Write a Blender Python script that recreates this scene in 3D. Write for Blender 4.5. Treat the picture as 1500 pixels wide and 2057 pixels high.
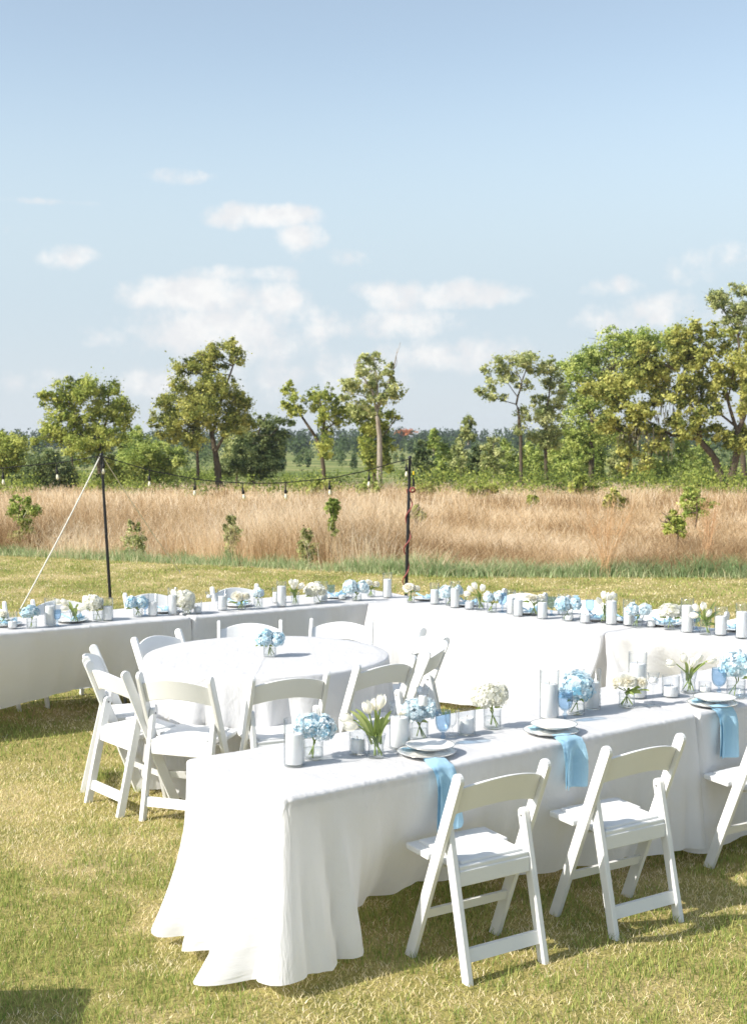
import bpy, bmesh, math, random
import numpy as np
from mathutils import Vector, Matrix

for o in list(bpy.data.objects):
    bpy.data.objects.remove(o, do_unlink=True)
scene = bpy.context.scene
COL = scene.collection
random.seed(7)
R = math.radians

# ------------------------------------------------------------------ camera
CAM_H = 2.1
FPX = 2600.0                       # focal length in photograph pixels (1500 x 2057)
PITCH = math.atan((1028.5 - 880.0) / FPX)
cam = bpy.data.cameras.new('camera')
camo = bpy.data.objects.new('camera', cam)
COL.objects.link(camo)
camo.location = (0, 0, CAM_H)
camo.rotation_euler = (math.pi / 2 - PITCH, 0, 0)
cam.sensor_fit = 'VERTICAL'
cam.sensor_height = 36.0
cam.lens = FPX / 2057.0 * 36.0
cam.clip_start = 0.1
cam.clip_end = 8000
cam.dof.use_dof = True
cam.dof.focus_distance = 5.6
cam.dof.aperture_fstop = 8.0
scene.camera = camo

# ------------------------------------------------------------------ sun, sky, exposure
SUN_AZ = Vector((-0.90, -0.436, 0)).normalized()    # towards the sun, on the ground
SUN_EL = R(37)
sun = bpy.data.lights.new('sun', 'SUN')
sun.energy = 2.25
sun.angle = R(0.53)
sun.color = (1.0, 0.95, 0.87)
suno = bpy.data.objects.new('sun', sun)
COL.objects.link(suno)
sd = Vector((SUN_AZ.x * math.cos(SUN_EL), SUN_AZ.y * math.cos(SUN_EL), math.sin(SUN_EL)))
suno.rotation_euler = sd.to_track_quat('Z', 'Y').to_euler()
suno.location = (-20, -10, 20)

world = bpy.data.worlds.new('World')
scene.world = world
world.use_nodes = True


class NT:
    """tiny helper for node trees"""
    def __init__(s, tree):
        s.t = tree
        s.n = tree.nodes
        s.l = tree.links
        s.n.clear()

    def add(s, kind, **kw):
        nd = s.n.new(kind)
        for k, v in kw.items():
            setattr(nd, k, v)
        return nd

    def put(s, sock, v):
        if isinstance(v, bpy.types.NodeSocket):
            s.l.new(v, sock)
        else:
            sock.default_value = v

    def math(s, op, a, b=0.0, c=0.0, clamp=False):
        nd = s.add('ShaderNodeMath', operation=op, use_clamp=clamp)
        s.put(nd.inputs[0], a); s.put(nd.inputs[1], b); s.put(nd.inputs[2], c)
        return nd.outputs[0]

    def noise(s, vec, scale, detail=4, rough=.55, dist=0.0, dim='3D'):
        nd = s.add('ShaderNodeTexNoise', noise_dimensions=dim)
        if vec is not None:
            s.l.new(vec, nd.inputs['Vector'])
        nd.inputs['Scale'].default_value = scale
        nd.inputs['Detail'].default_value = detail
        nd.inputs['Roughness'].default_value = rough
        nd.inputs['Distortion'].default_value = dist
        return nd.outputs[0]

    def ramp(s, fac, stops):
        nd = s.add('ShaderNodeValToRGB')
        e = nd.color_ramp.elements
        while len(e) < len(stops):
            e.new(0.5)
        for i, (p, c) in enumerate(stops):
            e[i].position = p
            e[i].color = (c[0], c[1], c[2], 1) if len(c) == 3 else c
        s.l.new(fac, nd.inputs[0])
        return nd.outputs[0]

    def mixc(s, fac, a, b):
        nd = s.add('ShaderNodeMix', data_type='RGBA')
        s.put(nd.inputs[0], fac)
        s.put(nd.inputs[6], a if isinstance(a, bpy.types.NodeSocket) else (*a, 1))
        s.put(nd.inputs[7], b if isinstance(b, bpy.types.NodeSocket) else (*b, 1))
        return nd.outputs[2]

    def sstep(s, v, lo, hi):
        nd = s.add('ShaderNodeMapRange', interpolation_type='SMOOTHSTEP')
        s.put(nd.inputs[0], v)
        nd.inputs[1].default_value = lo
        nd.inputs[2].default_value = hi
        return nd.outputs[0]


def build_sky():
    w = NT(world.node_tree)
    out = w.add('ShaderNodeOutputWorld')
    bg = w.add('ShaderNodeBackground')
    sky = w.add('ShaderNodeTexSky', sky_type='NISHITA', sun_disc=False)
    sky.sun_elevation = SUN_EL
    sky.sun_rotation = math.atan2(SUN_AZ.x, SUN_AZ.y)
    sky.altitude = 10
    sky.air_density = 1.0
    sky.dust_density = 1.2
    sky.ozone_density = 1.2
    tc = w.add('ShaderNodeTexCoord')
    vec = tc.outputs['Generated']
    sep = w.add('ShaderNodeSeparateXYZ')
    w.l.new(vec, sep.inputs[0])
    az = w.math('ARCTAN2', sep.outputs[0], sep.outputs[1])
    el = w.math('ARCSINE', sep.outputs[2])
    # cumulus banks: azimuth/elevation pixels of the photograph, half sizes, strength
    blobs = [(460, 442, 42, 24, .95), (560, 440, 90, 20, .95), (612, 482, 48, 26, .9), (690, 520, 60, 16, .5),
             (140, 528, 48, 20, .7), (40, 483, 40, 12, .45), (370, 368, 60, 12, .5), (85, 425, 90, 6, .4),
             (300, 600, 60, 26, .8), (420, 600, 150, 34, .95), (540, 610, 70, 36, .95), (400, 675, 150, 50, .95),
             (520, 670, 130, 60, .8), (220, 682, 66, 18, .6), (500, 556, 100, 14, .6),
             (860, 592, 160, 26, .95), (800, 600, 60, 30, .8), (940, 596, 90, 22, .8), (780, 655, 130, 28, .75), (900, 712, 160, 30, .7),
             (1225, 586, 52, 20, .75), (1270, 640, 100, 36, .9), (1400, 640, 100, 28, .6), (1460, 545, 90, 30, .45),
             (700, 745, 80, 34, .7), (320, 765, 90, 30, .5), (60, 770, 90, 20, .35), (560, 770, 200, 40, .35)]
    n1 = w.noise(vec, 30, 8, .6)
    n2 = w.noise(vec, 70, 4, .6)
    wob = w.math('ADD', w.math('MULTIPLY', w.math('SUBTRACT', n1, .5), 3.0),
                 w.math('MULTIPLY', w.math('SUBTRACT', n2, .5), 1.1))
    tot = None
    for px, py, rx, ry, st in blobs:
        a0 = math.atan((px - 750) / FPX); e0 = math.atan((880 - py) / FPX)
        da = w.math('MULTIPLY', w.math('SUBTRACT', az, a0), FPX / rx / 1.25)
        de = w.math('MULTIPLY', w.math('SUBTRACT', el, e0), FPX / ry / 1.25)
        r2 = w.math('MULTIPLY_ADD', da, da, w.math('MULTIPLY', de, de))
        f = w.math('MULTIPLY', w.math('SUBTRACT', 1.0, r2), st)
        f = w.math('MAXIMUM', f, -1.0)
        tot = f if tot is None else w.math('SMOOTH_MAX', tot, f, .25)
    # the same kind of cumulus goes on all round, low in the sky
    n3 = w.noise(vec, 5.5, 6, .6)
    band = w.math('MULTIPLY', w.sstep(el, .0, .06), w.math('SUBTRACT', 1.0, w.sstep(el, .14, .32)))
    outside = w.sstep(w.math('ABSOLUTE', az), .34, .46)
    gen = w.math('MULTIPLY', w.math('MULTIPLY', w.sstep(n3, .5, .66), band), outside)
    dens = w.sstep(w.math('ADD', tot, wob), -.12, 1.15)
    dens = w.math('MAXIMUM', w.math('MULTIPLY', dens, .9), w.math('MULTIPLY', gen, .8))
    hz = w.math('SUBTRACT', 1.0, w.sstep(el, -.01, .12))          # thin haze layer near the horizon, all round
    hs = w.add('ShaderNodeHueSaturation'); hs.inputs['Saturation'].default_value = .70; hs.inputs['Value'].default_value = .97
    w.l.new(sky.outputs[0], hs.inputs['Color'])
    gn = w.add('ShaderNodeMix', data_type='RGBA', blend_type='MULTIPLY'); gn.inputs[0].default_value = 1.0
    w.l.new(hs.outputs[0], gn.inputs[6]); gn.inputs[7].default_value = (.985, 1.035, 1.01, 1)
    veil = w.math('MULTIPLY', w.math('SUBTRACT', 1.0, w.sstep(el, .09, .30)), .95)   # thin high veil, all round
    skyc = w.mixc(veil, gn.outputs[2], (3.12, 3.70, 4.12))
    skyc = w.mixc(w.math('MULTIPLY', hz, .9), skyc, (3.55, 3.82, 4.02))
    cl = w.mixc(w.sstep(w.noise(vec, 34, 4, .6), .38, .62), (4.3, 4.32, 4.4), (4.9, 4.85, 4.8))
    col = w.mixc(dens, skyc, cl)
    w.l.new(col, bg.inputs[0])
    bg.inputs[1].default_value = 0.0705
    w.l.new(bg.outputs[0], out.inputs[0])


build_sky()
scene.view_settings.view_transform = 'Standard'
scene.view_settings.look = 'None'
scene.view_settings.gamma = 1
scene.view_settings.use_curve_mapping = False
scene.view_settings.exposure = 1.53
scene.render.engine = 'CYCLES'
scene.cycles.max_bounces = 8
scene.cycles.transparent_max_bounces = 24
scene.cycles.caustics_reflective = False
scene.cycles.caustics_refractive = False


# ------------------------------------------------------------------ pixels to places
def ray(px, py):
    cx = (px - 750.0) / FPX
    cy = (1028.5 - py) / FPX
    return Vector((cx, math.cos(PITCH) + cy * math.sin(PITCH), -math.sin(PITCH) + cy * math.cos(PITCH)))


def G(px, py, z=0.0):
    """the point at height z seen at a photograph pixel"""
    d = ray(px, py)
    t = (z - CAM_H) / d.z
    return Vector((0, 0, CAM_H)) + d * t


def D(px, py, dist):
    """the point at distance dist (along +Y) seen at a photograph pixel"""
    d = ray(px, py)
    return Vector((0, 0, CAM_H)) + d * (dist / d.y)


# ------------------------------------------------------------------ helpers
def tag(o, label=None, cat=None, group=None, kind=None):
    if label: o['label'] = label
    if cat: o['category'] = cat
    if group: o['group'] = group
    if kind: o['kind'] = kind
    return o


def link(name, me, mat=None, parent=None):
    o = bpy.data.objects.new(name, me)
    COL.objects.link(o)
    if mat is not None and me is not None and not me.materials:
        me.materials.append(mat)
    if parent is not None:
        o.parent = parent
    return o


def empty(name, loc=(0, 0, 0), rz=0.0):
    o = bpy.data.objects.new(name, None)
    COL.objects.link(o)
    o.location = loc
    o.rotation_euler = (0, 0, rz)
    o.empty_display_size = .1
    return o


def copy_tree(o, parent=None):
    c = o.copy()
    COL.objects.link(c)
    c.parent = parent
    if parent is not None:
        c.matrix_parent_inverse = o.matrix_parent_inverse.copy()
    for ch in list(o.children):
        copy_tree(ch, c)
    return c


def big_mesh(name, V, F, tint=None, smooth=False, uv=None, attrs=None):
    """V (n,3), F (m,k) numpy"""
    me = bpy.data.meshes.new(name)
    V = np.ascontiguousarray(V, dtype=np.float32)
    F = np.ascontiguousarray(F, dtype=np.int32)
    k = F.shape[1]
    me.vertices.add(len(V)); me.vertices.foreach_set('co', V.ravel())
    me.loops.add(F.size); me.loops.foreach_set('vertex_index', F.ravel())
    me.polygons.add(len(F))
    me.polygons.foreach_set('loop_start', np.arange(0, F.size, k, dtype=np.int32))
    me.polygons.foreach_set('loop_total', np.full(len(F), k, dtype=np.int32))
    if smooth:
        me.polygons.foreach_set('use_smooth', np.ones(len(F), dtype=bool))
    if tint is not None:
        a = me.attributes.new('tint', 'FLOAT', 'POINT')
        a.data.foreach_set('value', np.ascontiguousarray(tint, dtype=np.float32))
    if uv is not None:
        l = me.uv_layers.new(name='uv')
        l.data.foreach_set('uv', np.ascontiguousarray(uv[F.ravel()], dtype=np.float32).ravel())
    me.update(calc_edges=True)
    return me


def bm_mesh(name, bm, smooth=False):
    me = bpy.data.meshes.new(name)
    bm.normal_update()
    bm.to_mesh(me)
    bm.free()
    if smooth:
        for p in me.polygons: p.use_smooth = True
    return me


def vnoise(x, y, seed=0):
    """smooth value noise in 2D, 0..1"""
    xi = np.floor(x).astype(np.int64); yi = np.floor(y).astype(np.int64)
    xf = x - xi; yf = y - yi
    u = xf * xf * (3 - 2 * xf); v = yf * yf * (3 - 2 * yf)

    def h(a, b):
        n = (a * 374761393 + b * 668265263 + seed * 974711) & 0x7fffffff
        n = ((n ^ (n >> 13)) * 1274126177) & 0x7fffffff
        return ((n ^ (n >> 16)) & 0xffff) / 65535.0
    return (h(xi, yi) * (1 - u) + h(xi + 1, yi) * u) * (1 - v) + (h(xi, yi + 1) * (1 - u) + h(xi + 1, yi + 1) * u) * v


def fbm(x, y, seed=0, o=3):
    s = 0; a = .5; t = 0
    for i in range(o):
        s = s + a * vnoise(x * 2 ** i, y * 2 ** i, seed + i); t += a; a *= .5
    return s / t


def lathe(profile, seg=24):
    """closed surface of revolution from (r, z) pairs; verts, quads"""
    V = []; F = []
    n = len(profile)
    for r, z in profile:
        for k in range(seg):
            a = 2 * math.pi * k / seg
            V.append((r * math.cos(a), r * math.sin(a), z))
    for i in range(n - 1):
        for k in range(seg):
            F.append((i * seg + k, i * seg + (k + 1) % seg, (i + 1) * seg + (k + 1) % seg, (i + 1) * seg + k))
    return V, F


def lathe_mesh(name, profile, seg=24, smooth=True):
    V, F = lathe(profile, seg)
    return big_mesh(name, np.array(V), np.array(F), smooth=smooth)


def tube(points, radii, seg=7):
    """verts, quads of a tapered tube along points"""
    pts = [Vector(p) for p in points]
    V = []; F = []
    n = len(pts)
    for i, p in enumerate(pts):
        t = (pts[min(i + 1, n - 1)] - pts[max(i - 1, 0)]).normalized()
        a = t.orthogonal() if abs(t.z) < .95 else t.cross(Vector((0, 1, 0)))
        ref = Vector((0, 0, 1)) if abs(t.z) < .9 else Vector((0, 1, 0))
        a = t.cross(ref).normalized(); b = t.cross(a).normalized()
        for k in range(seg):
            an = 2 * math.pi * k / seg
            V.append(p + (a * math.cos(an) + b * math.sin(an)) * radii[i])
    for i in range(n - 1):
        for k in range(seg):
            F.append((i * seg + k, i * seg + (k + 1) % seg, (i + 1) * seg + (k + 1) % seg, (i + 1) * seg + k))
    return [tuple(v) for v in V], F


def tubes_mesh(name, tubes, seg=7, smooth=True):
    AV = []; AF = []
    for pts, rad in tubes:
        V, F = tube(pts, rad, seg)
        o = len(AV)
        AV += V
        AF += [tuple(i + o for i in f) for f in F]
    return big_mesh(name, np.array(AV), np.array(AF), smooth=smooth)


def strips(P, N, H, Wd, lean, seg, rng, tint):
    """grass blades: root points P (n,3), facing angle N, height H, width Wd, lean vector (n,2)"""
    n = len(P)
    cx = np.cos(N); sy = np.sin(N)
    V = []
    for i in range(seg + 1):
        t = i / seg
        w = Wd * (1 - t) ** .7 * .5 if i < seg else Wd * .04
        off = lean * (t ** 1.8)[..., None] if not np.isscalar(t) else lean * t ** 1.8
        z = H * t * (1 - .12 * t)
        c = np.stack([P[:, 0] + off[:, 0], P[:, 1] + off[:, 1], P[:, 2] + z], 1)
        V.append(np.stack([c[:, 0] - cx * w, c[:, 1] - sy * w, c[:, 2]], 1))
        V.append(np.stack([c[:, 0] + cx * w, c[:, 1] + sy * w, c[:, 2]], 1))
    V = np.stack(V, 1)                      # n, 2(seg+1), 3
    k = 2 * (seg + 1)
    base = (np.arange(n) * k)[:, None]
    F = []
    for i in range(seg):
        F.append(base + np.array([2 * i, 2 * i + 1, 2 * i + 3, 2 * i + 2])[None, :])
    F = np.stack(F, 1).reshape(-1, 4)
    return V.reshape(-1, 3), F, np.repeat(tint, k)


def leaf_quads(C, size, rng, up=.35, nrm=None, aspect=.6):
    """leaf-sized faces at centres C (n,3), random directions leaning to nrm"""
    n = len(C)
    d = rng.normal(size=(n, 3))
    d /= np.linalg.norm(d, axis=1)[:, None]
    if nrm is not None:
        d = d * .8 + nrm
    d[:, 2] += up
    d /= np.linalg.norm(d, axis=1)[:, None]
    a = np.cross(d, rng.normal(size=(n, 3)))
    a /= np.linalg.norm(a, axis=1)[:, None] + 1e-9
    b = np.cross(d, a)
    s = (size * rng.uniform(.6, 1.35, n))[:, None]
    q = np.stack([C - a * s, C - b * s * aspect + d * s * .12, C + a * s, C + b * s * aspect + d * s * .12], 1)
    F = np.arange(4 * n).reshape(n, 4)
    return q.reshape(-1, 3), F


# ------------------------------------------------------------------ materials
def new_mat(name):
    m = bpy.data.materials.new(name)
    m.use_nodes = True
    return m, NT(m.node_tree)


def principled(nt, col, rough=.6, spec=.3, bump=None, bstr=.2, bdist=.01, transl=None, tfac=.3, **kw):
    p = nt.add('ShaderNodeBsdfPrincipled')
    nt.put(p.inputs['Base Color'], col if isinstance(col, bpy.types.NodeSocket) else (*col, 1))
    nt.put(p.inputs['Roughness'], rough)
    p.inputs['Specular IOR Level'].default_value = spec
    for k, v in kw.items():
        nt.put(p.inputs[k], v)
    if bump is not None:
        b = nt.add('ShaderNodeBump')
        b.inputs['Strength'].default_value = bstr
        b.inputs['Distance'].default_value = bdist
        nt.l.new(bump, b.inputs['Height'])
        nt.l.new(b.outputs[0], p.inputs['Normal'])
    out = nt.add('ShaderNodeOutputMaterial')
    if transl is not None:
        tr = nt.add('ShaderNodeBsdfTranslucent')
        nt.put(tr.inputs[0], transl if isinstance(transl, bpy.types.NodeSocket) else (*transl, 1))
        mx = nt.add('ShaderNodeMixShader')
        mx.inputs[0].default_value = tfac
        nt.l.new(p.outputs[0], mx.inputs[1]); nt.l.new(tr.outputs[0], mx.inputs[2])
        nt.l.new(mx.outputs[0], out.inputs[0])
    else:
        nt.l.new(p.outputs[0], out.inputs[0])
    return p


def simple(name, col, rough=.5, spec=.3, **kw):
    m, nt = new_mat(name)
    principled(nt, col, rough, spec, **kw)
    return m


def tint_mat(name, stops, rough=.7, spec=.15, tfac=.35, pos_scale=None, pos_amt=.0):
    """colour from the per-leaf tint attribute (and, if asked, from a noise over the ground)"""
    m, nt = new_mat(name)
    at = nt.add('ShaderNodeAttribute', attribute_name='tint')
    fac = at.outputs['Fac']
    col = nt.ramp(fac, stops)
    principled(nt, col, rough, spec, transl=col, tfac=tfac)
    return m


M = {}
M['lawn_blade'] = tint_mat('lawn_blade', [(0, (.17, .255, .055)), (.25, (.36, .43, .115)), (.45, (.63, .60, .22)), (.7, (.87, .73, .42)), (1, (.95, .84, .64))], tfac=.36)
M['dry_blade'] = tint_mat('dry_blade', [(0, (.26, .165, .08)), (.3, (.55, .395, .225)), (.6, (.76, .60, .39)), (.85, (.86, .72, .51)), (1, (.91, .81, .64))], tfac=.45)
M['fringe_blade'] = tint_mat('fringe_blade', [(0, (.10, .19, .07)), (.5, (.29, .40, .18)), (.8, (.50, .56, .32)), (1, (.72, .66, .42))], tfac=.4)
M['leaf_mid'] = tint_mat('leaf_mid', [(0, (.04, .07, .018)), (.25, (.115, .165, .035)), (.6, (.34, .40, .085)), (1, (.59, .61, .17))], tfac=.35)
M['leaf_olive'] = tint_mat('leaf_olive', [(0, (.045, .065, .02)), (.25, (.13, .165, .04)), (.6, (.36, .385, .095)), (1, (.60, .58, .18))], tfac=.35)
M['leaf_dark'] = tint_mat('leaf_dark', [(0, (.025, .045, .018)), (.5, (.09, .135, .05)), (1, (.28, .33, .13))], tfac=.33)
M['leaf_bright'] = tint_mat('leaf_bright', [(0, (.06, .10, .025)), (.25, (.17, .25, .055)), (.6, (.41, .50, .13)), (1, (.62, .66, .22))], tfac=.35)
M['leaf_pale'] = tint_mat('leaf_pale', [(0, (.07, .095, .035)), (.3, (.22, .27, .095)), (.65, (.46, .50, .20)), (1, (.66, .66, .32))], tfac=.35)
M['leaf_far'] = tint_mat('leaf_far', [(0, (.035, .06, .028)), (.5, (.09, .135, .055)), (.9, (.22, .27, .11)), (1, (.50, .17, .05))], tfac=.3)
M['moss'] = tint_mat('moss', [(0, (.12, .11, .07)), (1, (.36, .33, .23))], tfac=.2)


def ground_mats():
    m, nt = new_mat('lawn_soil')
    tc = nt.add('ShaderNodeTexCoord'); v = tc.outputs['Object']
    n = nt.noise(v, .9, 6, .65); n2 = nt.noise(v, 40, 4, .7)
    f = nt.math('ADD', nt.math('MULTIPLY', n, .65), nt.math('MULTIPLY', n2, .35))
    c = nt.ramp(f, [(.34, (.15, .16, .045)), (.48, (.34, .295, .10)), (.58, (.47, .375, .175)), (.7, (.58, .465, .27))])
    principled(nt, c, .9, .1, bump=n2, bstr=.8, bdist=.03)
    M['lawn'] = m
    m, nt = new_mat('field_soil')
    tc = nt.add('ShaderNodeTexCoord'); v = tc.outputs['Object']
    n = nt.noise(v, .06, 6, .65); n2 = nt.noise(v, 2.2, 5, .7)
    sp = nt.add('ShaderNodeSeparateXYZ'); nt.l.new(v, sp.inputs[0])
    dry = nt.ramp(n2, [(.3, (.44, .31, .18)), (.5, (.68, .52, .34)), (.7, (.82, .67, .48))])
    grn = nt.ramp(n, [(.35, (.10, .14, .04)), (.5, (.20, .23, .08)), (.65, (.36, .33, .15))])
    far = nt.sstep(nt.math('ADD', sp.outputs[1], nt.math('MULTIPLY', nt.math('SUBTRACT', n, .5), 60)), 95, 130)
    c = nt.mixc(far, dry, grn)
    principled(nt, c, .95, .05, bump=n2, bstr=.6, bdist=.2)
    M['field'] = m


ground_mats()


def cloth_mat(name, base, tfac, crease=True):
    m, nt = new_mat(name)
    tc = nt.add('ShaderNodeTexCoord')
    uv = tc.outputs['UV']; ob = tc.outputs['Object']
    n1 = nt.noise(uv, 3.2, 5, .6, 1.2)
    n2 = nt.noise(uv, 14, 4, .6, .6)
    wv = nt.noise(uv, 420, 2, .5)
    mp = nt.add('ShaderNodeMapping'); mp.inputs['Rotation'].default_value = (0, 0, .6); mp.inputs['Scale'].default_value = (9, 2.2, 1); nt.l.new(uv, mp.inputs[0])
    n3 = nt.noise(mp.outputs[0], 1.6, 4, .55, 1.5)
    h = nt.math('ADD', nt.math('MULTIPLY', n1, 1.0), nt.math('MULTIPLY', n2, .30))
    h = nt.math('ADD', h, nt.math('MULTIPLY', n3, .42))
    h = nt.math('ADD', h, nt.math('MULTIPLY', wv, .012))
    if crease:
        # press lines from the cloth having been folded away
        sp = nt.add('ShaderNodeSeparateXYZ'); nt.l.new(uv, sp.inputs[0])
        for ax, per in ((0, .41), (1, .36)):
            fr = nt.math('PINGPONG', nt.math('ADD', sp.outputs[ax], nt.math('MULTIPLY', n1, .02)), per)
            ln = nt.math('SUBTRACT', 1.0, nt.sstep(fr, 0.0, .012))
            h = nt.math('ADD', h, nt.math('MULTIPLY', ln, .17))
    principled(nt, base, .75, .15, bump=h, bstr=.42, bdist=.028, transl=base, tfac=tfac,
               **{'Sheen Weight': .15, 'Sheen Roughness': .5})
    return m


M['cloth'] = cloth_mat('white_tablecloth', (.92, .92, .935), .42)
M['napkin'] = cloth_mat('blue_napkin', (.42, .66, .81), .22, crease=False)


def paint_mat(name, base):
    m, nt = new_mat(name)
    tc = nt.add('ShaderNodeTexCoord'); v = tc.outputs['Object']
    n = nt.noise(v, 9, 5, .65); n2 = nt.noise(v, 90, 3, .6)
    c = nt.mixc(nt.sstep(n, .56, .78), base, tuple(x * .93 for x in base))
    rg = nt.math('ADD', .34, nt.math('MULTIPLY', n, .25))
    principled(nt, c, rg, .4, bump=n2, bstr=.08, bdist=.004)
    return m


M['chair'] = paint_mat('white_resin', (.76, .76, .75))
M['pad'] = paint_mat('white_vinyl', (.76, .76, .75))
M['rivet'] = simple('grey_rivet', (.30, .30, .30), .35, .5, Metallic=.9)
M['table_top'] = paint_mat('table_plastic', (.34, .30, .26))
M['steel'] = simple('grey_steel_leg', (.32, .33, .34), .4, .5, Metallic=.7)
M['wax'] = simple('candle_wax', (.90, .89, .87), .45, .35, **{'Subsurface Weight': .25, 'Subsurface Radius': (.02, .018, .015)})
M['wick'] = simple('wick', (.32, .29, .25), .9, .1)
M['plate'] = simple('white_porcelain', (.83, .82, .79), .12, .5)
M['rim'] = simple('silver_rim', (.50, .48, .45), .25, .5, Metallic=.8)
M['pole'] = simple('black_pole', (.015, .015, .017), .4, .4)
M['silver'] = simple('silver_fitting', (.6, .6, .6), .3, .5, Metallic=.8)
M['cable'] = simple('black_cable', (.012, .012, .012), .6, .3)
M['red'] = simple('red_cord', (.30, .075, .07), .5, .3)
M['yellow'] = simple('yellow_tag', (.85, .62, .03), .5, .3)
M['rope'] = simple('pale_rope', (.72, .69, .62), .85, .1)


def glass_mat(name, tintc, edge=.25, refl=.9):
    """thin-walled clear glass: straight-through transparency plus fresnel reflection"""
    m, nt = new_mat(name)
    out = nt.add('ShaderNodeOutputMaterial')
    lw = nt.add('ShaderNodeLayerWeight'); lw.inputs[0].default_value = .5
    fac = nt.math('MULTIPLY_ADD', nt.math('POWER', lw.outputs[1], 4.0), .55, .035)
    tr = nt.add('ShaderNodeBsdfTransparent')
    dark = nt.mixc(nt.math('MULTIPLY', nt.math('POWER', lw.outputs[1], 3.0), edge), tintc, (.45, .50, .54))
    nt.l.new(dark, tr.inputs[0])
    gl = nt.add('ShaderNodeBsdfGlossy'); gl.inputs['Roughness'].default_value = .03
    gl.inputs[0].default_value = (refl, refl, refl, 1)
    mx = nt.add('ShaderNodeMixShader')
    nt.l.new(fac, mx.inputs[0])
    nt.l.new(tr.outputs[0], mx.inputs[1]); nt.l.new(gl.outputs[0], mx.inputs[2])
    nt.l.new(mx.outputs[0], out.inputs[0])
    return m


M['glass'] = glass_mat('clear_glass', (.986, .991, .992), .7)
M['water'] = glass_mat('vase_water', (.975, .985, .985), .2)
M['blue_glass'] = glass_mat('blue_pressed_glass', (.78, .87, .945), .7)


def bulb_mat():
    m = glass_mat('bulb_glass', (.95, .93, .86), .5)
    return m


M['bulb'] = bulb_mat()
M['bright_core'] = simple('bulb_core', (.92, .89, .78), .5, .3)  # pale solid core, added so the clear bulbs look bright


def bark_mat(name, dark, light):
    m, nt = new_mat(name)
    tc = nt.add('ShaderNodeTexCoord'); v = tc.outputs['Object']
    mp = nt.add('ShaderNodeMapping'); mp.inputs['Scale'].default_value = (6, 6, 1.2); nt.l.new(v, mp.inputs[0])
    n = nt.noise(mp.outputs[0], 1.5, 6, .7)
    principled(nt, nt.ramp(n, [(.3, dark), (.7, light)]), .9, .1, bump=n, bstr=.8, bdist=.05)
    return m


M['bark'] = bark_mat('dark_bark', (.05, .038, .026), (.15, .12, .085))
M['bark_pale'] = bark_mat('pale_bark', (.18, .15, .12), (.42, .37, .30))
M['stem'] = simple('flower_stem', (.26, .34, .09), .6, .2)
M['tulip_leaf'] = tint_mat('tulip_leaf', [(0, (.12, .20, .04)), (.5, (.30, .38, .10)), (1, (.52, .56, .22))], .5, .3, .4)
M['petal_blue'] = tint_mat('blue_petal', [(0, (.24, .52, .68)), (.22, (.48, .70, .80)), (.5, (.70, .83, .88)), (.8, (.86, .91, .93)), (1, (.92, .94, .95))], .6, .2, .35)
M['petal_pale'] = tint_mat('pale_blue_petal', [(0, (.52, .72, .80)), (.35, (.74, .85, .89)), (1, (.92, .94, .95))], .6, .2, .35)
M['petal_white'] = tint_mat('white_petal', [(0, (.74, .73, .50)), (.3, (.86, .85, .73)), (1, (.93, .92, .88))], .6, .2, .4)
M['petal_cream'] = tint_mat('cream_petal', [(0, (.86, .77, .56)), (.35, (.91, .87, .74)), (1, (.93, .92, .87))], .6, .2, .35)

# ================================================================== THE SETTING
EDGE_X = np.array([-60., -12., -6.6, -2.4, 1.1, 5.5, 12., 60.])
EDGE_Y = np.array([27., 24.5, 22.9, 21., 19.3, 19.2, 19.4, 20.])


def lawn_edge(x):
    return np.interp(x, EDGE_X, EDGE_Y)


def zt(y):
    return np.interp(y, [-50, 20, 60, 110, 250, 900, 6000], [0, 0, -1.15, -2.35, -3.6, -5.2, -6])


def sheet(name, xs, ys_of_x, z_of_y, dz):
    nx = len(xs); ny = len(ys_of_x(xs[0]))
    V = []; F = []
    for x in xs:
        for y in ys_of_x(x):
            V.append((x, y, float(z_of_y(y)) + dz))
    for i in range(nx - 1):
        for j in range(ny - 1):
            F.append((i * ny + j, (i + 1) * ny + j, (i + 1) * ny + j + 1, i * ny + j + 1))
    return big_mesh(name, np.array(V), np.array(F))


o = link('lawn', sheet('lawn', np.linspace(-60, 60, 61), lambda x: np.linspace(-30, float(lawn_edge(x)) + .25, 12), lambda y: 0.0, .004), M['lawn'])
tag(o, kind='structure')
xsf = np.concatenate([np.linspace(-3500, -70, 8), np.linspace(-60, 60, 41), np.linspace(70, 3500, 8)])
o = link('field', sheet('field', xsf, lambda x: float(lawn_edge(np.clip(x, -60, 60))) + np.concatenate([np.linspace(-.3, 110, 40), np.geomspace(130, 5500, 16)]), zt, 0.0), M['field'])
tag(o, kind='structure')


def rand_field(rng, n, y0, y1, margin, half=.30):
    """points in the strip of ground the place is seen over, more or less even per square metre"""
    a0 = half * y0 + margin; a1 = half * y1 + margin
    t = rng.random(n * 2)
    y = y0 + (y1 - y0) * t
    keep = rng.random(n * 2) < (half * y + margin) / max(a0, a1)
    y = y[keep][:n]
    x = (rng.random(len(y)) * 2 - 1) * (half * y + margin)
    return x, y


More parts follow.
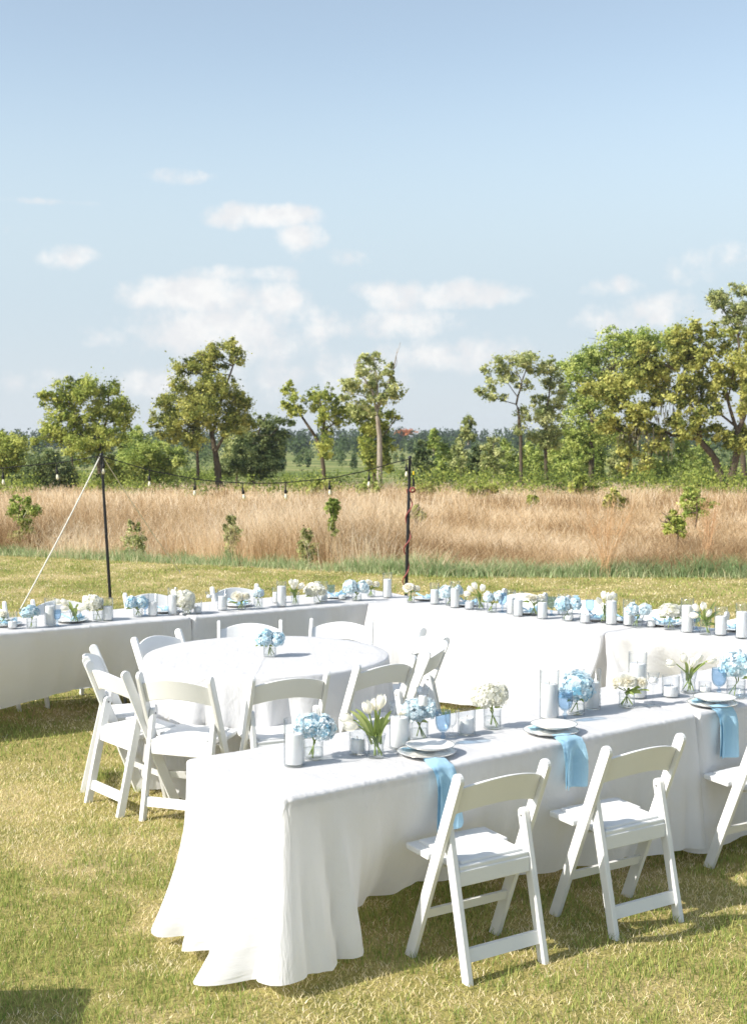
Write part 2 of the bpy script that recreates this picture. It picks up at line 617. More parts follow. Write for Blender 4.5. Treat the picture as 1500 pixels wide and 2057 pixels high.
def make_lawn_grass():
    rng = np.random.default_rng(3)
    VV = []; FF = []; TT = []; off = 0
    for (y0, y1, n, w, hs) in ((3.6, 8, 150000, .0040, .74), (8, 13, 85000, .0070, .72), (13, 22.5, 60000, .013, .75)):
        x, y = rand_field(rng, n, y0, y1, 1.3)
        k = y < lawn_edge(x) + .2
        x, y = x[k], y[k]
        patch = fbm(x * 1.5 + 40, y * 1.5 + 40, 5, 4)
        fine = fbm(x * 7 + 9, y * 7 + 9, 11, 2)
        green = np.clip((patch - .5) * 4.2 + (fine - .5) * 2.6 + .36, 0, 1)
        g = rng.random(len(x)) < green * .9
        tint = np.where(g, rng.uniform(.0, .46, len(x)), rng.uniform(.45, 1, len(x)))
        tint = np.where(rng.random(len(x)) < .10, tint * .35, tint)
        h = np.where(g, rng.uniform(.028, .062, len(x)), rng.uniform(.015, .04, len(x))) * hs * (.75 + .6 * fine)
        tall = rng.random(len(x)) < .02
        h = np.where(tall & g, h * 1.6, h)
        ang = rng.uniform(0, math.pi, len(x))
        la = rng.uniform(0, 2 * math.pi, len(x))
        ll = np.where(g, rng.uniform(.1, .8, len(x)), rng.uniform(.3, 1.25, len(x))) * h
        lean = np.stack([np.cos(la) * ll, np.sin(la) * ll], 1)
        V, F, T = strips(np.stack([x, y, np.full(len(x), .002)], 1), ang, h, w * rng.uniform(.7, 1.3, len(x)), lean, 2 if y0 < 8 else 1, rng, tint)
        VV.append(V); FF.append(F + off); TT.append(T); off += len(V)
    me = big_mesh('lawn_grass', np.concatenate(VV), np.concatenate(FF), np.concatenate(TT))
    tag(link('lawn_grass', me, M['lawn_blade']), 'short dry mown lawn, straw coloured with green patches', 'grass', kind='stuff')


def make_dry_field():
    rng = np.random.default_rng(5)
    VV = []; FF = []; TT = []; off = 0

    def push(V, F, T):
        nonlocal off
        VV.append(V); FF.append(F + off); TT.append(T); off += len(V)
    for (y0, y1, nt, per, w) in ((18.8, 27, 2300, 24, .0085), (27, 42, 2600, 15, .014), (42, 75, 3000, 11, .028), (75, 125, 2600, 9, .055)):
        # tussocks: each has its own height, colour and droop
        cx, cy = rand_field(rng, nt, y0, y1, 3.0, .31)
        k = cy > lawn_edge(cx) + .35 + .5 * vnoise(cx * .9, cx * 0 + 3, 4)
        cx, cy = cx[k], cy[k]
        rat = cx / cy
        right = np.clip((rat + .005) / .075, 0, 1); right = right * right * (3 - 2 * right)
        near = np.clip((46 - cy) / 16, 0, 1)
        hh = (.98 - right * near * .46) * (.45 + 1.05 * fbm(cx * .22 + 3, cy * .22 + 8, 51, 3)) * rng.uniform(.6, 1.15, len(cx))
        hh = np.where(cy > 60, hh * .72, hh)
        tn = np.clip(.50 + (fbm(cx * .55 + 7, cy * .4 + 7, 31, 3) - .5) * 2.5 + rng.normal(0, .13, len(cx)) + np.where(cy > 60, .02, -.03 * (1 - right) - .34 * right), 0, 1)
        sp = rng.uniform(.09, .24, len(cx)) * (1 + cy / 60)
        rep = np.repeat(np.arange(len(cx)), per)
        n = len(rep)
        dx = rng.normal(0, 1, n); dy = rng.normal(0, 1, n)
        x = cx[rep] + dx * sp[rep]; y = cy[rep] + dy * sp[rep]
        h = hh[rep] * rng.uniform(.45, 1.15, n)
        tint = np.clip(tn[rep] + rng.normal(0, .17, n), 0, 1)
        fl = (right * near)[rep]
        ll = h * rng.uniform(.08, .55, n) * (1 + 1.9 * fl)
        la = np.arctan2(dy, dx) + rng.normal(0, .8, n)
        lean = np.stack([np.cos(la) * ll - .05 * h, np.sin(la) * ll], 1)
        h = np.where(fl > .5, h * rng.uniform(.45, 1.05, n), h)
        P = np.stack([x, y, zt(y) - .02], 1)
        push(*strips(P, rng.uniform(0, math.pi, n), h, w * rng.uniform(.6, 1.4, n), lean, 2 if y0 < 27 else 1, rng, tint))
        # fine side strands and feathery heads
        for q in range(3 if y0 < 27 else 2 if y0 < 42 else 1):
            m = rng.random(n) < (.62 if y0 < 27 else .5)
            t = rng.uniform(.3, .97, m.sum())
            Q = np.stack([x[m] + lean[m][:, 0] * t ** 1.8, y[m] + lean[m][:, 1] * t ** 1.8, zt(y[m]) + h[m] * t * (1 - .12 * t)], 1)
            a2 = rng.uniform(0, 2 * math.pi, len(Q))
            L2 = rng.uniform(.08, .24, len(Q)) * (1 + .01 * y[m])
            l2 = np.stack([np.cos(a2), np.sin(a2)], 1) * (L2 * rng.uniform(.3, 1.0, len(Q)))[:, None]
            push(*strips(Q, rng.uniform(0, math.pi, len(Q)), L2 * rng.uniform(.3, 1.0, len(Q)), np.full(len(Q), w * .75), l2, 1, rng,
                         np.clip(tint[m] + rng.normal(.04, .15, len(Q)), 0, 1)))
    me = big_mesh('dry_field_grass', np.concatenate(VV), np.concatenate(FF), np.concatenate(TT))
    tag(link('dry_field_grass', me, M['dry_blade']), 'tall dry brown grass filling the field beyond the lawn', 'dry grass', kind='stuff')


def make_fringe():
    rng = np.random.default_rng(8)
    xs = []; ys = []; hs = []; ts = []
    # tufts: photograph x along the lawn's far edge, width and height of each clump in metres
    spots = [(8, .7, .34), (35, .5, .28), (78, .35, .2), (145, .7, .30), (180, .5, .26), (240, .9, .36), (275, .6, .3), (300, .3, .18), (360, .6, .34), (385, .4, .2),
             (430, .5, .26), (458, .55, .34), (545, .7, .34), (575, .4, .3), (596, .4, .22), (690, .5, .26), (710, .6, .36), (745, .7, .40), (785, .8, .38), (830, .8, .40),
             (870, .8, .44), (910, .6, .40), (945, .5, .36), (975, .6, .42), (1010, .8, .44), (1055, .8, .46), (1090, .6, .40), (1120, .5, .38), (1165, .7, .42),
             (1205, .8, .46), (1240, .8, .42), (1275, .6, .46), (1300, .7, .44), (1345, .6, .42), (1385, .7, .44), (1410, .8, .46), (1450, .7, .42), (1480, .7, .44), (1520, .8, .42)]
    for px, wd, ht in spots:
        a = (px - 750) / FPX
        y = 20.0
        for _ in range(6):
            y = float(lawn_edge(a * y)) + .28
        n = int((330 if px < 640 else 480) * wd)
        ht *= rng.uniform(.6, .95) if px < 640 else rng.uniform(.45, .95)
        x = a * y + rng.normal(0, wd * .42, n)
        yy = lawn_edge(x) + .25 + np.abs(rng.normal(0, .26, n))
        xs.append(x); ys.append(yy)
        hs.append(ht * rng.uniform(.45, 1.2, n) * (1 - .5 * np.minimum(1, np.abs(x - a * y) / (wd * 1.1))))
        base = rng.uniform(.4, .85)
        ts.append(np.clip(base + rng.normal(0, .2, n), 0, 1))
    x = rng.uniform(-9, 9, 5000); xs.append(x); ys.append(lawn_edge(x) + .0 + rng.random(5000) * .4)
    hs.append(rng.uniform(.06, .2, 5000)); ts.append(rng.uniform(.4, 1, 5000))
    x = np.concatenate(xs); y = np.concatenate(ys); h = np.concatenate(hs); t = np.concatenate(ts)
    la = rng.uniform(0, 2 * math.pi, len(x)); ll = h * rng.uniform(.2, .9, len(x))
    V, F, T = strips(np.stack([x, y, x * 0], 1), rng.uniform(0, math.pi, len(x)), h, rng.uniform(.008, .015, len(x)),
                     np.stack([np.cos(la) * ll, np.sin(la) * ll], 1), 2, rng, t)
    tag(link('edge_grass', big_mesh('edge_grass', V, F, T), M['fringe_blade']), 'green tufts of long grass along the far edge of the lawn', 'grass', kind='stuff')


make_lawn_grass()
make_dry_field()
make_fringe()


def weed(label, px, py, hpx, spread, n, seed):
    rng = np.random.default_rng(seed)
    b = G(px, py)
    h = hpx / FPX * b.y
    root = empty('wispy_weed', b)
    tag(root, label, 'weed', 'tall wispy weeds in the dry grass')
    T = []
    for i in range(n):
        a = rng.uniform(0, 2 * math.pi); s = spread * rng.uniform(.1, 1)
        top = Vector((math.cos(a) * s, math.sin(a) * s * .6, h * rng.uniform(.6, 1)))
        T.append(([(rng.normal(0, .05), rng.normal(0, .05), 0), top * .5 + Vector((0, 0, h * .06)), top], [.0035, .0028, .0012]))
        for q in range(7):
            t = rng.uniform(.45, .95); p = top * t
            e = p + Vector((rng.normal(0, .10), rng.normal(0, .08), rng.uniform(.06, .18)))
            T.append(([p, (p + e) / 2 + Vector((0, 0, -.01)), e], [.0022, .0016, .001]))
    me = tubes_mesh('stem', T, 4)
    link('stem', me, simple('weed_stem', (.60, .38, .21), .8, .1), root)


weed('tall wispy reddish weed fanning out at the lawn edge, left of the green bush', 1215, 1158, 170, .55, 34, 1)
weed('thin wispy weed stalks at the right edge of the field', 1420, 1130, 150, .4, 18, 2)


# ------------------------------------------------------------------ trees
def crown(clumps, dist, base, leaf, dens, rng, yr=.8, shell=.55, tshift=0.0):
    C = []; T = []; Nn = []
    s = dist / FPX
    more = []
    for (px, py, rx, ry) in clumps:
        for k in range(2):
            a = rng.uniform(0, 6.28)
            more.append((px + math.cos(a) * rx * .95, py + math.sin(a) * ry * .95, rx * rng.uniform(.35, .65), rx * rng.uniform(.3, .55)))
    for (px, py, rx, ry) in list(clumps) + more:
        c = D(px, py, dist)
        rx_m, rz_m = rx * s, ry * s
        ry_m = rx_m * .9
        cy = rng.normal(0, yr)
        rx_m *= 1.02; rz_m *= 1.08
        nsub = max(10, int(rx_m * rz_m * 13))
        u = rng.normal(size=(nsub, 3)); u /= np.linalg.norm(u, axis=1)[:, None]
        rad = rng.uniform(shell, 1.12, nsub)[:, None] + (rng.random(nsub) < .16)[:, None] * rng.uniform(.1, .42, nsub)[:, None]
        sub = u * rad * np.array([rx_m, ry_m, rz_m]) + np.array([c.x - base.x, c.y - base.y + cy, c.z - base.z])
        st = rng.uniform(.0, 1.0, nsub) * .82 + .22 + tshift
        n = max(20, int(dens * (rx_m * rz_m * 3.14) / nsub))
        sr = .40 * math.sqrt(rx_m * rz_m) * rng.uniform(.6, 1.25, nsub)
        for k in range(nsub):
            ax = rng.normal(size=3) * np.array([1, 1, .8]); ax /= np.linalg.norm(ax)
            q = rng.normal(size=(n, 3)) * np.array([1, 1, .8]) * sr[k] * .5
            q += ax[None] * (rng.normal(size=n) * sr[k] * .55)[:, None]
            q *= np.where(rng.random(n) < .18, 1.75, 1.0)[:, None]
            C.append(sub[k] + q); T.append(np.clip(st[k] + rng.normal(0, .13, n), 0, 1)); Nn.append(np.repeat(u[k][None], n, 0) * .5)
    C = np.concatenate(C); T = np.concatenate(T); Nn = np.concatenate(Nn)
    V, F = leaf_quads(C, leaf, rng, .3, Nn)
    return V, F, np.repeat(T, 4)


def tree(name, label, dist, base_px, trunks, clumps, mat, leaf=.108, dens=390, seed=1, bark='bark', group='trees beyond the field', yr=.8,
         shell=.5, tshift=0.0, twigs=True, moss=None):
    rng = np.random.default_rng(seed)
    b = D(base_px[0], base_px[1], dist)
    b.z = float(zt(dist)) - .05
    s = dist / FPX
    root = empty(name, b)
    tag(root, label, 'tree' if 'shrub' not in name and 'bush' not in name else 'shrub', group)
    T = []
    for pts, r0, r1 in trunks:
        P = [D(x, y, dist) - b for x, y in pts]
        P = [Vector((p.x, rng.normal(0, .12) * i, p.z)) for i, p in enumerate(P)]
        if P[0].z < 1.5 and pts is trunks[0][0]:
            P[0].z = 0; P[0].y = 0
        n = len(P)
        # smooth the limb with extra points
        Q = []; Rr = []
        for i in range(n - 1):
            for k in range(3):
                t = k / 3
                j = Vector((rng.normal(0, .03), rng.normal(0, .03), 0)) if k else Vector()
                Q.append(P[i].lerp(P[i + 1], t) + j); Rr.append(r0 + (r1 - r0) * (i + t) / (n - 1))
        Q.append(P[-1]); Rr.append(r1)
        if pts is trunks[0][0]:
            Rr[0] *= 1.35
        T.append((Q, Rr))
    main = T[0][0]
    if twigs:
        for (px, py, rx, ry) in clumps:
            c = D(px, py, dist) - b
            allp = [q for t_ in T[:len(trunks)] for q in t_[0][1:]]
            best = min(allp, key=lambda q: (Vector((q.x, 0, q.z)) - Vector((c.x, 0, c.z))).length + (1.5 if q.z > c.z else 0))
            e = Vector((c.x, rng.normal(0, .5), c.z))
            mid = best.lerp(e, .5) + Vector((rng.normal(0, .15), rng.normal(0, .15), rng.normal(.05, .15)))
            L = (e - best).length
            r = min(.09, .018 + .012 * L)
            T.append(([best, mid, e], [r, r * .7, r * .35]))
            for q in range(3):
                e2 = e + Vector((rng.normal(0, rx * s * .5), rng.normal(0, .5), rng.normal(.1, ry * s * .45)))
                T.append(([mid.lerp(e, .4), e.lerp(e2, .5), e2], [r * .5, r * .35, r * .15]))
    link('trunk', tubes_mesh('trunk', T, 7), M[bark], root)
    V, F, tt = crown(clumps, dist, b, leaf, dens, rng, yr, shell, tshift)
    link('crown', big_mesh('crown', V, F, tt), M[mat], root)
    if moss:
        mv = []; mf = []; mt = []; off = 0
        P = []; H = []
        for (px, py, rx, ry, n) in moss:
            c = D(px, py, dist) - b
            for k in range(n):
                P.append((c.x + rng.normal(0, rx * s * .5), c.y + rng.normal(0, .6), c.z + rng.normal(0, ry * s * .5))); H.append(rng.uniform(.3, 1.1))
        P = np.array(P); H = np.array(H)
        V, F, tt = strips(P, rng.uniform(0, 3.14, len(P)), -H, rng.uniform(.05, .13, len(P)), rng.normal(0, .05, (len(P), 2)), 2, rng, rng.random(len(P)))
        tag(link('hanging_moss', big_mesh('hanging_moss', V, F, tt), M['moss'], root), kind='stuff')
    return root


def cA(l): return [(x / 3, 640 + y / 3, a / 3, c / 3) for x, y, a, c in l]
def cB(l): return [(450 + x / 3, 640 + y / 3, a / 3, c / 3) for x, y, a, c in l]
def cC(l): return [(900 + x / 2.5, 560 + y / 2.5, a / 2.5, c / 2.5) for x, y, a, c in l]
def pA(l): return [(x / 3, 640 + y / 3) for x, y in l]
def pB(l): return [(450 + x / 3, 640 + y / 3) for x, y in l]
def pC(l): return [(900 + x / 2.5, 560 + y / 2.5) for x, y in l]


tree('broad_tree', 'broad green tree at the left behind the first light pole', 105, (203, 985),
     [(pA([(620, 1060), (605, 900), (600, 780), (585, 680), (560, 590)]), .34, .10), (pA([(600, 780), (500, 700), (410, 600)]), .14, .05), (pA([(595, 720), (650, 600), (655, 450)]), .14, .04), (pA([(470, 960), (440, 880), (420, 760)]), .10, .05)],
     cA([(300, 500, 55, 50), (360, 540, 80, 55), (420, 450, 80, 55), (520, 420, 85, 55), (560, 490, 80, 60), (655, 410, 50, 45), (600, 560, 85, 60), (700, 540, 65, 60), (740, 520, 35, 35), (735, 610, 50, 50), (300, 700, 75, 45),
         (400, 640, 90, 50), (400, 730, 80, 50), (500, 760, 80, 60), (560, 710, 75, 60), (560, 800, 85, 50), (690, 690, 75, 70), (480, 590, 80, 50), (650, 930, 75, 70), (620, 1000, 60, 50), (700, 1010, 45, 40)]), 'leaf_mid', seed=11, tshift=.05)
tree('tall_tree', 'tallest olive-green tree left of centre with dark forked trunk', 110, (445, 985),
     [(pA([(1332, 1045), (1315, 950), (1300, 820), (1270, 690), (1225, 590)]), .38, .12), (pA([(1300, 800), (1385, 650), (1440, 550)]), .16, .05), (pA([(1280, 700), (1345, 450), (1405, 285), (1440, 200)]), .15, .03), (pA([(1195, 965), (1190, 800), (1180, 700)]), .15, .09)],
     cA([(1395, 175, 50, 42), (1290, 175, 60, 38), (1230, 220, 60, 40), (1110, 285, 65, 45), (1200, 290, 80, 45), (1290, 270, 70, 50), (1420, 230, 38, 60), (1280, 390, 95, 55), (1380, 430, 50, 60), (1130, 450, 100, 60), (1000, 530, 70, 55),
         (970, 610, 55, 45), (1080, 600, 100, 70), (1220, 540, 110, 70), (1340, 500, 105, 70), (1430, 560, 80, 60), (1480, 500, 50, 45), (1350, 620, 100, 60), (1150, 690, 90, 55), (1450, 640, 65, 45), (1040, 700, 70, 50), (1230, 460, 90, 60)]), 'leaf_olive', seed=12)
tree('light_tree', 'pale green round tree between the broad tree and the tallest tree', 118, (285, 985),
     [(pA([(870, 1000), (880, 900), (870, 800)]), .14, .05)],
     cA([(830, 740, 75, 55), (790, 800, 60, 60), (890, 800, 80, 60), (850, 880, 90, 60), (960, 810, 80, 60), (1000, 900, 80, 55), (760, 900, 60, 60), (930, 950, 90, 50), (1060, 850, 60, 60)]), 'leaf_bright', seed=13)
tree('edge_tree', 'mid-green bushy tree at the left picture edge', 112, (20, 985),
     [(pA([(60, 1030), (60, 900), (70, 800)]), .2, .07)],
     cA([(50, 740, 100, 45), (120, 800, 75, 60), (30, 830, 80, 60), (90, 900, 90, 60), (10, 930, 70, 60), (-60, 800, 80, 70), (150, 960, 60, 45)]), 'leaf_mid', seed=14, tshift=.08)
tree('dark_tree', 'low dark green tree left of the first light pole', 100, (85, 985),
     [(pA([(270, 1030), (270, 930), (280, 850)]), .16, .06)],
     cA([(280, 860, 80, 45), (230, 930, 80, 55), (340, 930, 75, 55), (160, 990, 80, 40), (290, 1000, 90, 40), (70, 1010, 80, 35), (400, 980, 60, 40)]), 'leaf_dark', seed=15, tshift=.15)
tree('spreading_tree', 'dark spreading evergreen tree right of the tallest tree', 116, (505, 960),
     [(pB([(170, 985), (170, 880), (180, 760), (220, 650)]), .26, .08), (pB([(175, 820), (270, 720), (350, 630)]), .1, .04)],
     cB([(255, 610, 65, 45), (300, 680, 65, 55), (225, 700, 60, 60), (180, 790, 105, 60), (250, 840, 105, 60), (110, 840, 85, 60), (325, 790, 45, 45), (370, 620, 45, 20), (200, 900, 110, 40), (50, 900, 80, 50)]), 'leaf_dark', seed=16, tshift=.12)
tree('feathery_tree', 'grey-green feathery tree behind the dark spreading evergreen', 122, (480, 962),
     [(pB([(80, 970), (80, 880), (90, 760)]), .12, .05)],
     cB([(90, 680, 65, 55), (130, 740, 55, 55), (40, 760, 60, 70), (90, 830, 70, 50)]), 'leaf_pale', seed=17)
tree('leaning_tree', 'sparse leaning tree with a slim forked trunk near the centre', 108, (652, 962),
     [(pB([(606, 968), (592, 840), (560, 730), (510, 650), (455, 575), (400, 480)]), .20, .06), (pB([(590, 800), (592, 670), (615, 590), (560, 480)]), .12, .04), (pB([(592, 690), (650, 640), (730, 590)]), .09, .03), (pB([(600, 660), (640, 520), (650, 430)]), .06, .02)],
     cB([(395, 430, 38, 38), (440, 500, 50, 42), (440, 555, 50, 30), (365, 530, 38, 22), (545, 450, 38, 38), (600, 500, 60, 45), (555, 540, 42, 38), (640, 460, 30, 40), (690, 520, 55, 42), (700, 590, 65, 40), (755, 590, 45, 42), (640, 620, 60, 30), (610, 720, 45, 55), (615, 790, 45, 50), (625, 560, 45, 35)]), 'leaf_mid', dens=260, seed=18, tshift=.1, bark='bark')
tree('pale_trunk_tree', 'tall tree with a straight pale trunk and bare top twig at the centre', 104, (762, 962),
     [(pB([(940, 968), (938, 820), (935, 690), (922, 590), (925, 520)]), .26, .13), (pB([(922, 570), (895, 440), (850, 370), (795, 320)]), .11, .03), (pB([(930, 540), (975, 440), (1010, 340), (1035, 230), (1062, 140)]), .10, .012), (pB([(926, 530), (925, 420), (915, 320), (900, 260)]), .09, .02), (pB([(1015, 330), (1040, 260), (1040, 180)]), .03, .008)],
     cB([(830, 260, 38, 35), (905, 250, 45, 35), (880, 320, 55, 40), (985, 300, 32, 38), (780, 390, 55, 38), (850, 390, 60, 42), (930, 370, 55, 45), (1000, 400, 45, 35), (1050, 430, 45, 38), (900, 460, 70, 38), (1000, 480, 50, 30), (760, 450, 45, 35), (830, 540, 70, 45)]), 'leaf_pale', dens=210, seed=19, bark='bark_pale', tshift=.02)
tree('ivy_tree', 'green leafy tree wrapped round behind the pale trunk', 107, (750, 962),
     [(pB([(910, 968), (900, 850), (880, 700), (870, 600)]), .16, .06), (pB([(890, 760), (980, 680), (1040, 600)]), .08, .03)],
     cB([(855, 600, 65, 45), (900, 560, 50, 40), (850, 690, 52, 40), (890, 650, 60, 50), (865, 760, 50, 45), (960, 700, 45, 70), (970, 790, 42, 70), (890, 820, 50, 50), (1015, 600, 50, 25), (890, 880, 45, 45), (960, 880, 45, 45), (800, 580, 40, 40)]), 'leaf_mid', seed=20, tshift=0)
tree('slender_tree', 'slender sparse tree with a thin bent trunk right of centre', 112, (1046, 955),
     [(pC([(368, 1000), (365, 800), (352, 690), (345, 630), (368, 520), (395, 440)]), .17, .04), (pC([(345, 632), (290, 615), (200, 590)]), .05, .02), (pC([(352, 600), (310, 540), (270, 480)]), .05, .02), (pC([(368, 520), (340, 450), (320, 410)]), .04, .02)],
     cC([(230, 460, 42, 26), (290, 420, 50, 30), (350, 400, 50, 28), (410, 410, 48, 30), (440, 450, 35, 30), (250, 510, 45, 22), (180, 560, 40, 18), (240, 600, 45, 18), (330, 480, 40, 25), (390, 540, 30, 25), (370, 680, 32, 35), (360, 740, 30, 35)]), 'leaf_pale', dens=230, seed=21, tshift=-.04)
tree('narrow_tree', 'narrow upright tree just right of the slender one', 114, (1096, 955),
     [(pC([(490, 1000), (485, 820), (490, 660), (515, 470)]), .18, .04)],
     cC([(500, 440, 40, 35), (520, 500, 50, 42), (560, 560, 40, 38), (480, 630, 52, 38), (540, 660, 45, 42), (470, 700, 50, 40), (500, 760, 60, 45), (450, 800, 45, 45), (540, 790, 45, 45)]), 'leaf_pale', seed=22, dens=360)
tree('rounded_tree', 'large rounded bright green tree behind the mossy tree', 120, (1190, 955),
     [(pC([(715, 1000), (720, 820), (720, 640), (760, 480)]), .3, .08), (pC([(720, 700), (650, 560), (640, 440)]), .12, .04)],
     cC([(625, 430, 50, 42), (690, 390, 60, 45), (760, 360, 60, 45), (840, 310, 70, 45), (920, 300, 65, 38), (990, 320, 70, 42), (680, 480, 80, 55), (780, 450, 95, 60), (880, 400, 90, 55), (620, 540, 45, 50), (640, 640, 60, 50), (720, 600, 80, 60), (740, 700, 75, 65), (820, 560, 85, 65),
         (640, 750, 75, 50), (700, 820, 80, 60), (620, 830, 60, 50), (800, 780, 80, 60), (1060, 330, 70, 45), (1120, 300, 60, 45), (940, 480, 90, 60)]), 'leaf_bright', seed=23, dens=300)
tree('sparse_top_tree', 'tall sparse-topped tree at the upper right edge behind the mossy tree', 118, (1490, 960),
     [(pC([(1490, 1010), (1475, 800), (1465, 500), (1450, 260), (1420, 130)]), .28, .04), (pC([(1455, 300), (1485, 180), (1475, 90)]), .06, .02), (pC([(1450, 260), (1370, 150), (1310, 90)]), .05, .02)],
     cC([(1310, 85, 35, 25), (1360, 110, 40, 28), (1410, 75, 40, 28), (1470, 60, 40, 32), (1400, 160, 40, 30), (1450, 150, 45, 35), (1490, 180, 40, 40), (1430, 220, 45, 35), (1480, 270, 45, 45), (1380, 230, 30, 25), (1330, 150, 25, 20)]), 'leaf_pale', seed=24, dens=260, tshift=-.05)
tree('mossy_tree', 'big olive spreading tree with hanging moss and V-shaped trunks at right', 98, (1462, 972),
     [(pC([(1398, 1040), (1340, 910), (1260, 810), (1235, 690), (1190, 590)]), .34, .12), (pC([(1412, 1040), (1446, 880), (1452, 770), (1485, 690), (1510, 590)]), .32, .10), (pC([(1255, 805), (1120, 785), (990, 710), (860, 590)]), .16, .03),
      (pC([(1452, 770), (1400, 600), (1370, 480), (1330, 380)]), .15, .04), (pC([(1450, 750), (1330, 650), (1270, 590)]), .10, .03), (pC([(1400, 600), (1430, 450), (1440, 350)]), .07, .03), (pC([(1120, 785), (1030, 860), (990, 960)]), .07, .03), (pC([(990, 710), (920, 850), (890, 990)]), .06, .03)],
     cC([(960, 450, 90, 42), (1080, 430, 90, 48), (1180, 390, 85, 52), (890, 540, 90, 38), (1040, 540, 90, 42), (830, 610, 75, 32), (950, 640, 85, 36), (1110, 620, 85, 42), (770, 710, 65, 38), (870, 730, 80, 38), (990, 760, 70, 30), (1240, 410, 70, 60), (1150, 290, 60, 42), (1240, 280, 70, 40),
         (1250, 540, 80, 50), (1330, 500, 80, 58), (1180, 690, 80, 40), (1300, 640, 70, 42), (1400, 540, 70, 52), (1430, 420, 70, 60), (1350, 330, 70, 50), (1480, 620, 45, 60), (1200, 770, 70, 32), (1330, 780, 60, 32), (1480, 340, 50, 60), (1500, 480, 50, 60),
         (900, 850, 42, 55), (980, 900, 38, 50), (890, 950, 30, 40), (1060, 820, 45, 35), (740, 560, 55, 30), (1000, 370, 60, 36), (1420, 830, 50, 40), (1500, 800, 50, 60)]), 'leaf_olive', seed=25, dens=300, leaf=.13, tshift=.02,
     moss=[(900 + 1080 / 2.5, 560 + 660 / 2.5, 40, 30, 60), (900 + 1000 / 2.5, 560 + 780 / 2.5, 40, 20, 60), (900 + 900 / 2.5, 560 + 800 / 2.5, 30, 20, 40), (900 + 1220 / 2.5, 560 + 680 / 2.5, 30, 30, 40), (900 + 1080 / 2.5, 560 + 830 / 2.5, 20, 20, 40), (900 + 980 / 2.5, 560 + 900 / 2.5, 15, 20, 40)])

SAP = [(848, 945, 55, 'leaf_dark', 'dark conical sapling just right of the cord-wrapped pole'), (890, 946, 52, 'leaf_bright', 'leftmost bright sapling in the row right of the dark one'),
       (925, 948, 60, 'leaf_pale', 'pale sapling left of the slender tree'), (958, 948, 50, 'leaf_dark', 'dark bushy sapling left of the slender tree'), (990, 948, 66, 'leaf_pale', 'pale taller sapling below the slender tree crown'),
       (1018, 950, 62, 'leaf_bright', 'bright sapling just left of the slender trunk'), (1062, 950, 58, 'leaf_bright', 'bright sapling just right of the slender trunk'), (1098, 952, 70, 'leaf_bright', 'bright sapling below the narrow tree'),
       (1130, 952, 60, 'leaf_bright', 'yellow-green sapling right of the narrow tree'), (1165, 952, 72, 'leaf_bright', 'bright sapling under the rounded tree, left one'), (1200, 952, 66, 'leaf_bright', 'bright sapling under the rounded tree, right one'),
       (1240, 955, 60, 'leaf_pale', 'pale sapling behind the hanging moss'), (1330, 955, 74, 'leaf_bright', 'bright sapling left of the V-shaped trunks'), (1372, 955, 76, 'leaf_bright', 'yellow-green sapling just left of the V-shaped trunks'),
       (1410, 955, 66, 'leaf_bright', 'bright sapling between the moss and the V-shaped trunks'), (870, 900, 34, 'leaf_bright', 'small bright sapling far behind the cord-wrapped pole'), (940, 880, 42, 'leaf_pale', 'thin pale sapling standing above the row, right of centre')]
for i, (px, py, h, mt, lb) in enumerate(SAP):
    w = h * .32
    tree('sapling', lb, 122 + (i * 7) % 9, (px, py),
         [([(px, py + 14), (px + 1, py - h * .4), (px, py - h * .9)], .07, .02)],
         [(px, py - h * .95, w * .45, h * .14), (px - w * .3, py - h * .7, w * .6, h * .18), (px + w * .35, py - h * .62, w * .6, h * .2), (px, py - h * .4, w * .9, h * .2), (px - w * .4, py - h * .2, w * .7, h * .2), (px + w * .4, py - h * .12, w * .7, h * .2)],
         mt, leaf=.11, dens=260, seed=60 + i, group='young trees in a row behind the field', yr=.3, bark='bark_pale', twigs=False, shell=.3)

SHR = [(645, 984, 26, 18, 76, 'leaf_mid', 'dark olive bush in the field below the leaning tree'), (737, 979, 22, 13, 76, 'leaf_bright', 'light green bush in the field left of the pale trunk'),
       (668, 1016, 13, 13, 21.2, 'leaf_bright', 'small yellow-green bush in the middle of the dry grass'), (838, 1030, 15, 14, 31, 'leaf_mid', 'small dark green bush just right of the cord-wrapped pole'),
       (851, 984, 18, 9, 74, 'leaf_mid', 'flat green bush in the field right of the cord-wrapped pole'), (970, 985, 28, 14, 72, 'leaf_mid', 'wide green bush in the field below the dark bushy sapling'),
       (1068, 1003, 11, 9, 50, 'leaf_mid', 'tiny dark bush in the field right of the wide bush'), (1165, 976, 28, 18, 78, 'leaf_mid', 'green bush at the field edge below the rounded tree'),
       (1395, 1008, 30, 34, 34, 'leaf_bright', 'bright leafy bush in the dry grass at right below the V-shaped trunks'), (1355, 1052, 19, 28, 24.6, 'leaf_mid', 'slim green bush left of and below the bright leafy bush'),
       (465, 1062, 16, 24, 22.2, 'leaf_pale', 'pale green reedy bush in the dry grass below the tallest tree'),
       (617, 1100, 20, 32, 21.3, 'leaf_pale', 'green reedy bush low in the dry grass left of the cord-wrapped pole'), (270, 1085, 22, 34, 22.6, 'leaf_pale', 'green reedy bush right of the first light pole'),
       (45, 1016, 34, 18, 24.2, 'leaf_bright', 'yellow-green bush in the dry grass at the left edge'), (1235, 1004, 22, 18, 44, 'leaf_olive', 'olive bush behind the tall wispy weed')]
